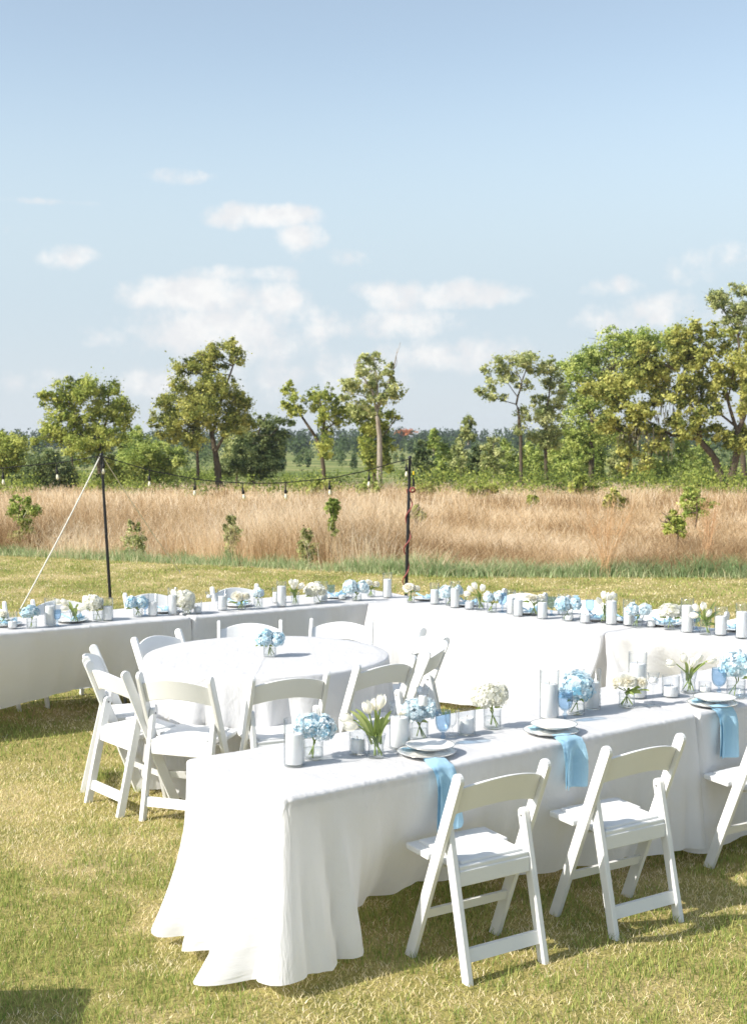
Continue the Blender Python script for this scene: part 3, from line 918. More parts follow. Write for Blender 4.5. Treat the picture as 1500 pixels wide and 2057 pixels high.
for i, (px, py, rx, ry, dist, mt, lb) in enumerate(SHR):
    nearb = dist < 24.5
    cl = [(px - rx * .5, py + ry * .2, rx * .5, ry * .6), (px + rx * .5, py + ry * .2, rx * .5, ry * .6), (px, py - ry * .3, rx * .6, ry * .6), (px + rx * .1, py + ry * .5, rx * .7, ry * .5)]
    if nearb:
        cl += [(px - rx * .1, py + ry * 1.0, rx * .55, ry * .6), (px + rx * .15, py + ry * 1.7, rx * .35, ry * .6), (px - rx * .3, py - ry * .8, rx * .2, ry * .35), (px + rx * .3, py - ry * .7, rx * .2, ry * .3)]
        cl += [(px + rx * .35 * math.sin(q * 2.1 + i), py + ry * (1.8 + .75 * q), rx * .42, ry * .55) for q in range(int(3.2 * 20 / ry))]
    tree('bush', lb, dist, (px, py + ry),
         [([(px, py + ry), (px, py), (px + 1, py - ry * .5)], .006 if nearb else .03, .004)],
         cl, mt, leaf=.020 if nearb else max(.03, .0011 * dist), dens=520 if nearb else max(420, 60000 / dist), seed=90 + i, group='bushes in the dry field', yr=.04 if nearb else .15, twigs=not nearb, shell=.2, tshift=-.08 if nearb else 0)


def shrub_belt():
    rng = np.random.default_rng(77)
    C = []; T = []
    for i in range(560):
        y = 150 - 72 * rng.random() ** 1.5; x = rng.uniform(-.36, .36) * y
        r = rng.uniform(.5, 1.3); h = rng.uniform(.5, 1.25) * (1.0 + .4 * (x > 0))
        if abs(x / y + .04) < .08 and rng.random() < .55: continue
        n = int(190 * r)
        q = rng.normal(size=(n, 3)) * np.array([r * .6, r * .6, h * .38]) + np.array([x, y, float(zt(y)) + h * .55])
        C.append(q); T.append(np.clip(rng.uniform(.1, .62) + rng.normal(0, .14, n), 0, 1))
    C = np.concatenate(C); T = np.concatenate(T)
    V, F = leaf_quads(C, .095, rng, .4)
    tag(link('shrub_belt', big_mesh('shrub_belt', V, F, np.repeat(T, 4)), M['leaf_mid']), 'low belt of green shrubs between the dry field and the trees', 'shrubs', kind='stuff')


def far_wood():
    rng = np.random.default_rng(78)
    C = []; T = []; S = []
    for (y0, y1, n, h0, h1, lf, tb, half) in ((780, 900, 430, 11, 14.5, .95, .16, .34), (420, 620, 170, 5, 8, .62, .40, .34), (210, 330, 120, 2.2, 4.6, .30, .55, .34)):
        for i in range(n):
            y = rng.uniform(y0, y1); x = rng.uniform(-half, half) * y
            h = rng.uniform(h0, h1); w = h * rng.uniform(.24, .4)
            k = 100
            u = rng.normal(size=(k, 3)); u /= np.linalg.norm(u, axis=1)[:, None]
            u *= (rng.random(k) ** .4)[:, None]
            q = u * np.array([w, w, h * .5]) + np.array([x, y, float(zt(y)) + h * .5])
            C.append(q); S.append(np.full(k, lf * rng.uniform(.8, 1.2)))
            T.append(np.clip(tb + rng.normal(0, .12) + rng.normal(0, .14, k), 0, .88))
    # one rust-coloured crown on the far ridge
    for k2 in range(3):
        y = 800; c = D(805 + k2 * 8, 868, y)
        q = rng.normal(size=(110, 3)) * np.array([2.2, 2, 1.0]) + np.array(c)
        C.append(q); S.append(np.full(110, .8)); T.append(np.full(110, 1.0))
    C = np.concatenate(C); T = np.concatenate(T); S = np.concatenate(S)
    V, F = leaf_quads(C, 1.0, rng, .3)
    V = (V.reshape(-1, 4, 3) - C[:, None]) * S[:, None, None] + C[:, None]
    tag(link('far_wood', big_mesh('far_wood', V.reshape(-1, 3), F, np.repeat(T, 4)), M['leaf_far']), 'distant dark wooded ridge along the horizon', 'woods', kind='stuff')


shrub_belt()
far_wood()

# ================================================================== TABLES AND CLOTHS
TOP = .74          # table top height; cloth lies 4 mm higher


def box_bm(bm, x0, x1, y0, y1, z0, z1):
    v = [bm.verts.new(p) for p in ((x0, y0, z0), (x1, y0, z0), (x1, y1, z0), (x0, y1, z0), (x0, y0, z1), (x1, y0, z1), (x1, y1, z1), (x0, y1, z1))]
    for f in ((3, 2, 1, 0), (4, 5, 6, 7), (0, 1, 5, 4), (1, 2, 6, 5), (2, 3, 7, 6), (3, 0, 4, 7)):
        bm.faces.new([v[i] for i in f])


def box_mesh(name, x0, x1, y0, y1, z0, z1, bev=0.0, seg=2):
    bm = bmesh.new()
    box_bm(bm, x0, x1, y0, y1, z0, z1)
    if bev:
        bmesh.ops.bevel(bm, geom=bm.edges[:], offset=bev, segments=seg, profile=.5, affect='EDGES')
    return bm_mesh(name, bm)


def smooth_periodic(a, k):
    if k < 1: return a
    ker = np.hanning(2 * k + 3)[1:-1]; ker /= ker.sum()
    n = len(a)
    return np.convolve(np.concatenate([a[-k:], a, a[:k]]), ker, 'valid')[:n]


def cloth_mesh(name, L, W, hem, out, seed, tang=None, fold=.012, corner=.045, gather=.0032, ds=.024, rows=34, r=.014, skew=0.0, corner_r=.03, ridges=(), ksm=9, cw=(1, 1, 1, 1), oexp=1.45, rexp=1.1):
    """white cloth over an L x W table; hem and out: lists of (perimeter metres, value).
    perimeter: front edge 0..L, right end L..L+W, back edge .., left end back to 0"""
    rng = np.random.default_rng(seed)
    H = TOP + .004
    # rounded rectangle outline
    pts = []
    cr = corner_r
    def arc(cx, cy, a0):
        for k in range(7):
            a = a0 + (math.pi / 2) * k / 6
            pts.append((cx + cr * math.cos(a), cy + cr * math.sin(a), math.cos(a), math.sin(a)))
    def seg_(x0, y0, x1, y1, nx, ny):
        n = int(math.hypot(x1 - x0, y1 - y0) / ds)
        for k in range(1, n):
            t = k / n
            pts.append((x0 + (x1 - x0) * t, y0 + (y1 - y0) * t, nx, ny))
    seg_(cr, 0, L - cr, 0, 0, -1); arc(L - cr, cr, -math.pi / 2)
    seg_(L, cr, L, W - cr, 1, 0); arc(L - cr, W - cr, 0)
    seg_(L - cr, W, cr, W, 0, 1); arc(cr, W - cr, math.pi / 2)
    seg_(0, W - cr, 0, cr, -1, 0); arc(cr, cr, math.pi)
    P = np.array(pts)
    B = P[:, :2]; N = P[:, 2:]
    n = len(B)
    d = np.linalg.norm(np.roll(B, -1, 0) - B, axis=1)
    s = np.concatenate([[0], np.cumsum(d)[:-1]]) + cr
    per = d.sum()
    S = 2 * (L + W)
    s = s * S / per
    Tn = np.stack([-N[:, 1], N[:, 0]], 1)

    def prof(lst, default, k=None):
        k = ksm if k is None else k
        if not lst: return np.full(n, default)
        xs = [a for a, _ in lst]; ys = [b for _, b in lst]
        return smooth_periodic(np.interp(s, xs, ys, period=S), k)
    hemz = prof(hem, .10)
    o_ = prof(out, .03)
    t_ = prof(tang, 0.0)
    corners = np.array([0, L, L + W, 2 * L + W])
    cd = np.min(np.abs((s[:, None] - corners[None] + S / 2) % S - S / 2), axis=1)
    cbump = sum(c_ * np.exp(-(((s - k_ + S / 2) % S - S / 2) / .085) ** 2) for c_, k_ in zip(cw, corners))
    # folds: sums of waves along the hem, growing downwards
    ph = rng.uniform(0, 6.28, 8)
    ks = [2 * math.pi * round(S / l) / S for l in (.62, .41, .29, .19, .13, .085)]
    am = [1.0, .9, .8, .45, .22, .1]
    mod = .35 + .65 * (.5 + .5 * np.sin(2 * math.pi * 3 * s / S + ph[6])) * (.5 + .5 * np.sin(2 * math.pi * 5 * s / S + ph[7])) * 1.6
    V = []; UV = []
    nt = 13
    # top: rings shrinking on to the centre line
    Cx = np.clip(B[:, 0], W / 2, L - W / 2); Cc = np.stack([Cx, np.full(n, W / 2)], 1)
    zt_n = lambda X, Y: .0022 * (fbm(X * 5 + seed, Y * 5, seed, 3) - .5) * 2 + .0013 * np.sin((X * .8 + Y * .6) * 23 + 3 * fbm(X * 2, Y * 2, seed + 5))
    inner = B - N * r
    for i in range(nt):
        t = (1 - i / (nt - 1)) ** 1.25
        q = inner + (Cc - inner) * t
        V.append(np.stack([q[:, 0], q[:, 1], H + zt_n(q[:, 0], q[:, 1]) + .0012], 1))
        UV.append(q.copy())
    g1 = gather * (np.sin(s * 2 * math.pi / .055 + 4 * np.sin(s * 3.1 + ph[0])) + .7 * np.sin(s * 2 * math.pi / .031 + 3 * np.sin(s * 5.3))) * (.4 + .9 * vnoise(s * 2.2, s * 0, seed))
    for i in range(1, 5):     # round the edge
        a = math.pi / 2 * i / 4
        q = inner + N * (r * math.sin(a) + g1 * (i / 4))[:, None] if True else None
        V.append(np.stack([q[:, 0], q[:, 1], H - r * (1 - math.cos(a)) + g1 * .6 * (1 - i / 5) + zt_n(q[:, 0], q[:, 1]) * (1 - i / 4)], 1))
        UV.append(inner + N * (r * 1.57 * i / 4))
    for i in range(1, rows + 1):
        v = i / rows
        f = np.zeros(n)
        for k, a, p in zip(ks, am, ph):
            f += a * np.sin(k * s + p + skew * v * k * .5 + .5 * math.sin(3 * v + p))
        f *= fold * mod * (v ** .8) * (1 - .15 * v)
        for (s0, wd, amp, v0, sl) in ridges:
            c0 = (s - s0 - sl * v + S / 2) % S - S / 2
            w0 = wd * (.35 + .65 * v)
            f += amp * np.exp(-np.abs(c0 / w0) ** 1.6) * max(0, (v - v0) / (1 - v0)) ** rexp
        edge = g1 * math.exp(-v * 9)
        flare = corner * cbump * (v ** .75)
        o2 = o_ * v ** oexp
        lim = np.where(o_ < 0, 1, 1)
        q = inner + N * (r + f + edge + flare + o2)[:, None] + Tn * (t_ * v ** 1.3)[:, None]
        z = H - r - v * (H - r - hemz) + .0
        V.append(np.stack([q[:, 0], q[:, 1], z], 1))
        UV.append(inner + N * (r * 1.57 + v * (H - .1)))
    m = len(V)
    V = np.concatenate(V); UV = np.concatenate(UV)
    idx = np.arange(n); nx = (idx + 1) % n
    F = np.concatenate([np.stack([(i + 1) * n + idx, (i + 1) * n + nx, i * n + nx, i * n + idx], 1) for i in range(m - 1)])
    me = big_mesh(name, V, F, smooth=True, uv=UV)
    return me


def place(o, org, u):
    o.location = (org[0], org[1], 0)
    o.rotation_euler = (0, 0, math.atan2(u[1], u[0]))


FT = {}


def folding_table(L, W, org, u, label):
    """the table under the cloth; copies share meshes"""
    if L not in FT:
        root = empty('folding_table')
        link('table_top', box_mesh('table_top', .012, L - .012, .012, W - .012, TOP - .042, TOP - .003, .008), M['table_top'], root)
        for x in (.28, L - .28):
            for y in (.12, W - .12):
                link('leg', tubes_mesh('leg', [([(x, y, TOP - .05), (x, y, .4), (x, y, .0)], [.014] * 3)], 8), M['steel'], root)
            link('leg_brace', tubes_mesh('leg_brace', [([(x, .12, .22), (x, W / 2, .22), (x, W - .12, .22)], [.010] * 3)], 8), M['steel'], root)
        FT[L] = root
    else:
        root = copy_tree(FT[L])
    place(root, org, u)
    tag(root, label, 'table', 'folding tables under the cloths')
    return root


def cloth(me, org, u, label):
    o = link('tablecloth', me, M['cloth'])
    place(o, org, u)
    tag(o, label, 'tablecloth', 'white tablecloths')
    return o


W = .76
LT = 2.44
uN = Vector((.789, .614)); nN = Vector((-.614, .789))
A_N = Vector((-.335, 4.80))
# near row, first table: wind pushes the cloth away from the camera
S0 = LT + W
hem = [(0, .07), (.22, .06), (.5, .14), (.9, .15), (1.4, .12), (2.44, .09), (2.8, .08), (3.2, .07), (4.2, .08), (5.3, .09), (5.54, .08), (5.64, .13), (5.72, .04), (5.9, .05), (6.05, .06), (6.2, .03), (6.33, .05)]
out = [(0, .07), (.12, .05), (.25, .02), (.42, -.20), (.62, -.30), (.95, -.28), (1.5, -.12), (2.1, -.02), (2.44, .03), (2.8, .03), (3.2, .06), (3.9, .10), (4.9, .20), (5.35, .30), (5.50, .36), (5.58, .24), (5.645, .02), (5.70, .17), (5.77, .20), (5.86, .13), (5.96, .11), (6.08, .15), (6.22, .19), (6.36, .09)]
tang = [(0, .0), (.3, .03), (.6, .0), (2.4, 0), (5.2, 0), (5.6, .02), (5.8, -.06), (6.0, 0), (6.25, .02), (6.39, .0)]
NR = [(5.60, .03, -.06, .1, .0), (5.69, .045, .06, .0, .0), (5.775, .04, -.10, .0, .05), (5.88, .035, .05, .1, .06), (5.96, .022, -.05, .1, .03), (6.06, .03, -.045, .25, .0), (6.20, .075, .11, .25, -.03), (6.31, .03, -.06, .0, -.01),
      (6.385, .018, .03, .0, .0), (.035, .018, -.03, .0, .02), (.09, .026, .03, .0, .05), (.145, .022, -.05, .0, .07), (.215, .045, .085, .05, .08), (.31, .03, -.05, .1, .12), (.40, .04, .04, .1, .13), (.50, .035, -.03, .15, .12), (.62, .06, .03, .2, .1), (.85, .04, -.025, .2, .05), (1.08, .05, .02, .2, .0), (1.3, .04, .022, .1, 0), (1.52, .04, -.02, .1, 0), (1.75, .05, .022, .1, 0), (2.0, .04, -.025, .1, 0), (2.2, .035, .025, .05, 0), (2.36, .03, -.03, .0, 0)]
cloth(cloth_mesh('cloth_near', LT, W, hem, out, 4, tang, fold=.020, corner=.05, ridges=NR, ksm=4, ds=.018, rows=44, cw=(.15, 1, .6, .1), oexp=2.1, rexp=1.35), A_N, uN, 'white cloth on the nearest long table, its left corner blown out on the grass')
folding_table(LT, W, A_N, uN, 'folding table under the nearest long white cloth')
org = A_N + uN * (LT + .015)
cloth(cloth_mesh('cloth_near_right', LT, W, [(0, .06), (6, .07)], [(0, .03), (1.2, -.06), (2.4, .02), (4.5, .15), (6.2, .03)], 9, fold=.022), org, uN, 'white cloth of the near row that runs out of the picture at right')
folding_table(LT, W, org, uN, 'folding table under the near-row cloth cut by the right edge')

# far left row
uL = Vector((.834, .552)).normalized(); nL = Vector((-uL.y, uL.x))
C_L = Vector((-.061, 10.62))
L1 = 2.12
org = C_L + uL * (-1.56)
cloth(cloth_mesh('cloth_far', L1, W, [(0, .05), (5.7, .05)], [(0, .02), (1.0, .03), (2.0, .02), (3.2, .08), (5, .1)], 15, fold=.03), org, uL, 'white cloth on the far row, meeting the right-hand row at the corner')
folding_table(L1, W, org, uL, 'folding table under the far-row cloth at the corner')
org = C_L + uL * (-1.575 - LT)
hem = [(0, .15), (.9, .14), (1.2, .17), (1.7, .26), (2.1, .14), (2.44, .06), (2.9, .06), (4, .1), (6.3, .14)]
out = [(0, -.28), (.7, -.34), (1.1, -.26), (1.6, -.30), (2.0, -.16), (2.3, .0), (2.44, .03), (2.9, .02), (3.2, .2), (4.5, .34), (5.6, .2), (6.2, -.05)]
cloth(cloth_mesh('cloth_far_left', LT, W, hem, out, 21, fold=.020, corner=.03), org, uL, 'white cloth on the far row at left, blown back under its table edge')
folding_table(LT, W, org, uL, 'folding table under the far-row cloth at the left edge')

# right-hand row
uR = Vector((.712, -.703)).normalized(); nR = Vector((-uR.y, uR.x))
C_R = Vector((-.055, 10.56))
LR = 2.30
org = C_R
hem = [(0, .09), (.5, .05), (1.0, .07), (1.6, .10), (2.1, .12), (2.3, .16), (2.6, .1), (3.06, .05), (5.9, .06)]
out = [(0, .10), (.4, .05), (1.2, .06), (1.8, .10), (2.15, .06), (2.3, -.12), (2.5, -.2), (3.0, .0), (4.5, .04), (5.8, .05)]
tang = [(0, .10), (.5, .02), (1.4, -.02), (2.0, -.18), (2.3, -.32), (2.5, -.1), (3.06, 0), (5.6, 0)]
cloth(cloth_mesh('cloth_right', LR, W, hem, out, 31, tang, fold=.036, corner=.05, skew=-.25), org, uR, 'bright sunlit white cloth on the right-hand row, next to the corner')
folding_table(LR, W, org, uR, 'folding table under the sunlit right-hand cloth')
org = C_R + uR * (LR + .012) + nR * .015
hem = [(0, .22), (.5, .16), (1.2, .2), (2.44, .1), (3, .06), (5, .06), (6.2, .12)]
out = [(0, -.16), (.3, -.32), (1.0, -.36), (1.8, -.34), (2.4, -.1), (3, .05), (5.5, .1), (6.1, -.02)]
tang = [(0, .25), (.4, .40), (1.2, .42), (2.0, .35), (2.44, .1), (3, 0), (6, 0), (6.3, .1)]
cloth(cloth_mesh('cloth_right_far', LT, W, hem, out, 37, tang, fold=.05, corner=.03, skew=.5), org, uR, 'white cloth on the right-hand row pulled under in slanting creases')
folding_table(LT, W, org, uR, 'folding table under the creased right-hand cloth')

# unseen draped table, added outside the view to cast the lower-left shadow
org = Vector((-4.33, 3.50)); u_ = Vector((.995, .06)).normalized()
cloth(cloth_mesh('cloth_shadow_caster', LT, W, [(0, .05), (6, .05)], [(0, .03), (6, .03)], 44), org, u_, 'white cloth on an unseen table added outside the left edge for the lower-left shadow')
folding_table(LT, W, org, u_, 'unseen folding table added outside the left edge for its shadow')


# round table -----------------------------------------------------------------
RC = Vector((-.667, 8.07))


def round_cloth(name, rad, seed):
    rng = np.random.default_rng(seed)
    n = 300; rows = 44
    H = TOP + .004
    a = np.linspace(0, 2 * math.pi, n, endpoint=False)
    V = []; UV = []
    cs, sn = np.cos(a), np.sin(a)
    for i in range(14):
        rr = max(.002, (rad - .012) * i / 13)
        x, y = cs * rr, sn * rr
        V.append(np.stack([x, y, H + .0018 * (fbm(x * 4 + 3, y * 4 + 3, seed, 3) - .5) * 2 + .001], 1)); UV.append(np.stack([x, y], 1))
    for i in range(1, 4):
        b = math.pi / 2 * i / 3
        rr = rad - .012 + .012 * math.sin(b)
        V.append(np.stack([cs * rr, sn * rr, np.full(n, H - .012 * (1 - math.cos(b)))], 1)); UV.append(np.stack([cs, sn], 1) * (rad + .006 * i))
    ph = rng.uniform(0, 6.28, 4)
    for i in range(1, rows + 1):
        v = i / rows
        w_ = a + .10 * np.sin(3 * a + ph[0]) + .06 * np.sin(5 * a + ph[1])
        f = np.abs(np.sin(9 * w_ + ph[2] + .12 * v)) ** .7 * 1.3 - .8 + .35 * np.sin(29 * w_ + ph[3] - .3 * v) + .35 * np.sin(11 * w_)
        amp = .085 * v ** .8
        rr = rad + .045 * v + f * amp
        V.append(np.stack([cs * rr, sn * rr, np.full(n, H - .012 - v * (H - .012 - .03))], 1)); UV.append(np.stack([cs, sn], 1) * (rad + .02 + v * .7))
    m = len(V); V = np.concatenate(V); UV = np.concatenate(UV)
    idx = np.arange(n); nx = (idx + 1) % n
    F = np.concatenate([np.stack([i * n + idx, (i + 1) * n + idx, (i + 1) * n + nx, i * n + nx], 1) for i in range(m - 1)])
    return big_mesh(name, V, F, smooth=True, uv=UV)


o = link('round_tablecloth', round_cloth('round_cloth', .765, 3), M['cloth'])
o.location = (RC.x, RC.y, 0)
tag(o, 'white floor-length cloth on the round table', 'tablecloth', 'white tablecloths')
rt = empty('round_table', (RC.x, RC.y, 0))
tag(rt, 'round folding table under the floor-length white cloth', 'table')
link('table_top', lathe_mesh('round_top', [(.0005, TOP - .04), (.75, TOP - .04), (.755, TOP - .02), (.75, TOP - .003), (.0005, TOP - .003)], 48, False), M['table_top'], rt)
for k in range(4):
    a = math.pi / 4 + k * math.pi / 2
    link('leg', tubes_mesh('leg', [([(math.cos(a) * .4, math.sin(a) * .4, TOP - .04), (math.cos(a) * .42, math.sin(a) * .42, .35), (math.cos(a) * .44, math.sin(a) * .44, 0)], [.014] * 3)], 8), M['steel'], rt)


# ================================================================== CHAIRS
def plank(name, prof, x0, x1, bev=.004):
    """side profile [(y, z)] given thickness from x0 to x1"""
    bm = bmesh.new()
    a = [bm.verts.new((x0, y, z)) for y, z in prof]
    b = [bm.verts.new((x1, y, z)) for y, z in prof]
    n = len(prof)
    bm.faces.new(a); bm.faces.new(b[::-1])
    for i in range(n):
        bm.faces.new((a[i], b[i], b[(i + 1) % n], a[(i + 1) % n]))
    bmesh.ops.recalc_face_normals(bm, faces=bm.faces[:])
    caps = [e for e in bm.edges if abs(e.verts[0].co.x - e.verts[1].co.x) < 1e-6]
    bmesh.ops.bevel(bm, geom=caps, offset=bev, segments=2, profile=.5, affect='EDGES')
    me = bm_mesh(name, bm)
    for p in me.polygons: p.use_smooth = False
    return me


def limb_profile(p0, p1, hw, round_top=True):
    """plank from foot p0 (cut level) up to p1 (rounded)"""
    a = Vector(p0); b = Vector(p1)
    t = (b - a).normalized(); nrm = Vector((-t.y, t.x))
    dz = lambda sgn: a + nrm * hw * sgn - t * ((nrm.y * hw * sgn) / t.y)
    pr = [tuple(dz(-1))]
    c = b - t * hw
    for k in range(9):
        an = -math.pi / 2 + math.pi * k / 8
        q = c + nrm * hw * math.sin(an) + t * hw * math.cos(an)
        pr.append((q.x, q.y))
    pr.append(tuple(dz(1)))
    return pr


def make_chair():
    root = empty('folding_chair')
    ST_F = (.172, 0.0); ST_T = (-.150, .80)
    RL_F = (-.170, 0.0); RL_T = (-.036, .590)
    for sx in (-1, 1):
        xo = .222 * sx; xi = .200 * sx
        link('stile', plank('stile', limb_profile(ST_F, ST_T, .026), min(xo, xi), max(xo, xi)), M['chair'], root)
        xo = .1975 * sx; xi = .172 * sx
        rl = link('rear_leg', plank('rear_leg', limb_profile(RL_F, RL_T, .0215), min(xo, xi), max(xo, xi)), M['chair'], root)
        V, F = lathe([(.0003, 0), (.005, 0), (.005, .002), (.0003, .0035)], 10)
        rv = link('rivet', big_mesh('rivet', np.array(V), np.array(F), smooth=True), M['rivet'], rl)
        rv.location = (.171 * sx, -.042, .560); rv.rotation_euler = (0, -math.pi / 2 * sx, 0)
    # curved backrest between the stiles
    V = []; nn = 18
    for i in range(nn + 1):
        u = -1 + 2 * i / nn
        x = u * .1992
        arch = (1 - u * u)
        zc_top = .738 + .038 * arch
        zc_bot = .628 + .036 * arch
        for (z, dy) in ((zc_bot, .0), (zc_top, .0)):
            yc = -.150 + (.80 - z) * .4025 - .042 * arch + .004
            V += [(x, yc - .008, z), (x, yc + .008, z)]
    F = []
    for i in range(nn):
        a = i * 4; b = a + 4
        F += [(a, b, b + 2, a + 2), (a + 1, a + 3, b + 3, b + 1), (a + 2, b + 2, b + 3, a + 3), (a, a + 1, b + 1, b)]
    F += [(0, 2, 3, 1), (nn * 4, nn * 4 + 1, nn * 4 + 3, nn * 4 + 2)]
    bm = bmesh.new()
    vs = [bm.verts.new(v) for v in V]
    for f in F: bm.faces.new([vs[i] for i in f])
    bmesh.ops.recalc_face_normals(bm, faces=bm.faces[:])
    ed = [e for e in bm.edges if not e.is_boundary and e.calc_face_angle(0) > .9 and abs(e.verts[0].co.x - e.verts[1].co.x) > 1e-4]
    bmesh.ops.bevel(bm, geom=ed, offset=.004, segments=2, profile=.5, affect='EDGES')
    me = bm_mesh('backrest', bm)
    bk = link('backrest', me, M['chair'], root)
    # seat: frame with an inset pad, low apron behind
    def seat_board(name, x, y0, y1, z0, z1, tilt, bev):
        bm = bmesh.new()
        box_bm(bm, -x, x, y0, y1, z0, z1)
        bmesh.ops.bevel(bm, geom=bm.edges[:], offset=bev, segments=2, profile=.5, affect='EDGES')
        for v in bm.verts: v.co.z += (v.co.y) * tilt
        return bm_mesh(name, bm)
    sf = link('seat_frame', seat_board('seat_frame', .170, -.094, .226, .408, .434, .045, .006), M['chair'], root)
    link('side_rail', seat_board('side_rail', .1985, .072, .226, .4085, .4335, .045, .006), M['chair'], sf)
    link('seat_pad', seat_board('seat_pad', .152, -.080, .205, .430, .4455, .045, .007), M['pad'], root)
    link('apron', box_mesh('apron', -.1712, .1712, -.0985, -.081, .350, .411, .004), M['chair'], root)
    link('rear_crossbar', plank('rear_crossbar', [(-.160, .080), (-.143, .080), (-.132, .128), (-.149, .128)], -.1725, .1725, .002), M['chair'], root)
    link('front_stretcher', plank('front_stretcher', [(.086, .178), (.104, .178), (.090, .217), (.072, .217)], -.2005, .2005, .002), M['chair'], root)
    link('hinge_rod', tubes_mesh('hinge_rod', [([(-.199, .018, .40), (0, .018, .40), (.199, .018, .40)], [.006] * 3)], 8), M['chair'], root)
    return root


CH0 = make_chair()
_first = [True]


def chair(pos, f, label, group, back=.0):
    """pos: ground point of the chair's middle; f: direction the sitter faces"""
    o = CH0 if _first[0] else copy_tree(CH0)
    _first[0] = False
    f = Vector((f[0], f[1])).normalized()
    o.location = (pos[0] + f.x * back, pos[1] + f.y * back, -.001)
    o.rotation_euler = (0, 0, math.atan2(f.y, f.x) - math.pi / 2)
    o.scale = (1.025, 1.025, 1.025)
    tag(o, label, 'chair', group)
    return o


fN = (-.545, .838)
g = 'white chairs along the near table'
chair((.522, 4.965), fN, 'white folding chair nearest the camera, at the plain end of the near table', g, .175)
chair((1.168, 5.415), fN, 'white folding chair second along the near table, behind the hanging blue napkin', g, .175)
chair((2.01, 6.05), fN, 'white folding chair cut off by the right edge at the near table', g, .175)
g = 'white chairs round the round table'
BK = .15
chair((-1.08, 6.96), (.333, .944), 'white folding chair in front of the round table, left of three', g, BK)
chair((-.452, 7.01), (-.40, .915), 'white folding chair in front of the round table, middle one behind the tulips', g, BK)
chair((.075, 7.44), (-.66, .75), 'white folding chair at the front right of the round table', g, BK)
chair((.405, 8.50), (-.93, -.30), 'white folding chair at the right of the round table, the farther one', g, BK)
chair((.39, 7.93), (-.95, .30), 'white folding chair at the right of the round table, the nearer one', g, BK)
chair((-.224, 9.13), (-.12, -.99), 'white folding chair behind the round table on the right, near the corner', g, BK)
chair((-.87, 9.06), (.10, -.99), 'white folding chair behind the round table on the left, behind the blue flowers', g, BK)
chair((-1.43, 8.47), (.85, -.527), 'white folding chair at the back left of the round table', g, BK)
chair((-1.715, 7.76), (.98, .12), 'white folding chair farthest left at the round table, seen edge-on', g, BK)
chair((-1.505, 7.226), (.77, .63), 'white folding chair at the front left of the round table, with its back to us', g, BK)
g = 'white chairs behind the far row'
for s_, lb in ((-2.86, 'white folding chair behind the far row, leftmost'), (-2.2, 'white folding chair behind the far row, right of the tulip vase'), (-1.42, 'white folding chair behind the far row by the stemmed candle glass'), (-.62, 'white folding chair behind the far row near the tulips by the corner')):
    p = C_L + uL * s_ + nL * 1.00
    chair(p, (-nL.x, -nL.y), lb, g, .0)
g = 'white chairs behind the right-hand row'
for s_, lb in ((.75, 'white folding chair behind the right-hand row nearest the corner'), (1.42, 'white folding chair behind the right-hand row, second from the corner'), (2.15, 'white folding chair behind the right-hand row, third from the corner'), (2.85, 'white folding chair behind the right-hand row by the white hydrangea'), (3.5, 'white folding chair behind the right-hand row at the right edge')):
    p = C_R + uR * s_ + nR * .98
    chair(p, (-nR.x, -nR.y), lb, g, .0)

# ================================================================== POLES AND STRING LIGHTS
PD = 16.8


def stand(p_top, p_bot):
    b = D(*p_bot, PD); b.z = 0.0
    t = D(*p_top, PD)
    return b, t


b, t = stand((204, 915), (222, 1206))
root = empty('light_pole', b)
tag(root, 'slim black light pole at left held by a pale guy rope', 'pole', 'string light poles')
v = t - b
link('pole_shaft', tubes_mesh('pole_shaft', [([(0, 0, 0), v * .33, v * .36, v * .68, v * .69, v], [.0205, .0205, .020, .020, .018, .018])], 12), M['pole'], root)
link('pole_cap', tubes_mesh('pole_cap', [([v, v + Vector((0, 0, .012)), v + Vector((0, 0, .03))], [.026, .026, .012])], 12), M['pole'], root)
for q in (.20, .46, .77):
    link('adjuster_pin', tubes_mesh('adjuster_pin', [([v * q + Vector((0, -.030, 0)), v * q + Vector((0, -.02, 0))], [.009, .009])], 8), M['silver'], root)
LP_T = t.copy()
b2, t2 = stand((823, 920), (815, 1204))
root = empty('light_pole', b2)
tag(root, 'slim black light pole at the table corner with a red cord wound round it', 'pole', 'string light poles')
v = t2 - b2
link('pole_shaft', tubes_mesh('pole_shaft', [([(0, 0, 0), v * .33, v * .36, v * .68, v * .69, v], [.0225, .0225, .0215, .0215, .019, .019])], 12), M['pole'], root)
link('pole_cap', tubes_mesh('pole_cap', [([v, v + Vector((0, 0, .012)), v + Vector((0, 0, .03))], [.028, .028, .012])], 12), M['pole'], root)
for q in (.12, .39, .57):
    link('adjuster_pin', tubes_mesh('adjuster_pin', [([v * q + Vector((0, -.034, 0)), v * q + Vector((0, -.02, 0))], [.010, .010])], 8), M['silver'], root)
RP_T = t2.copy()
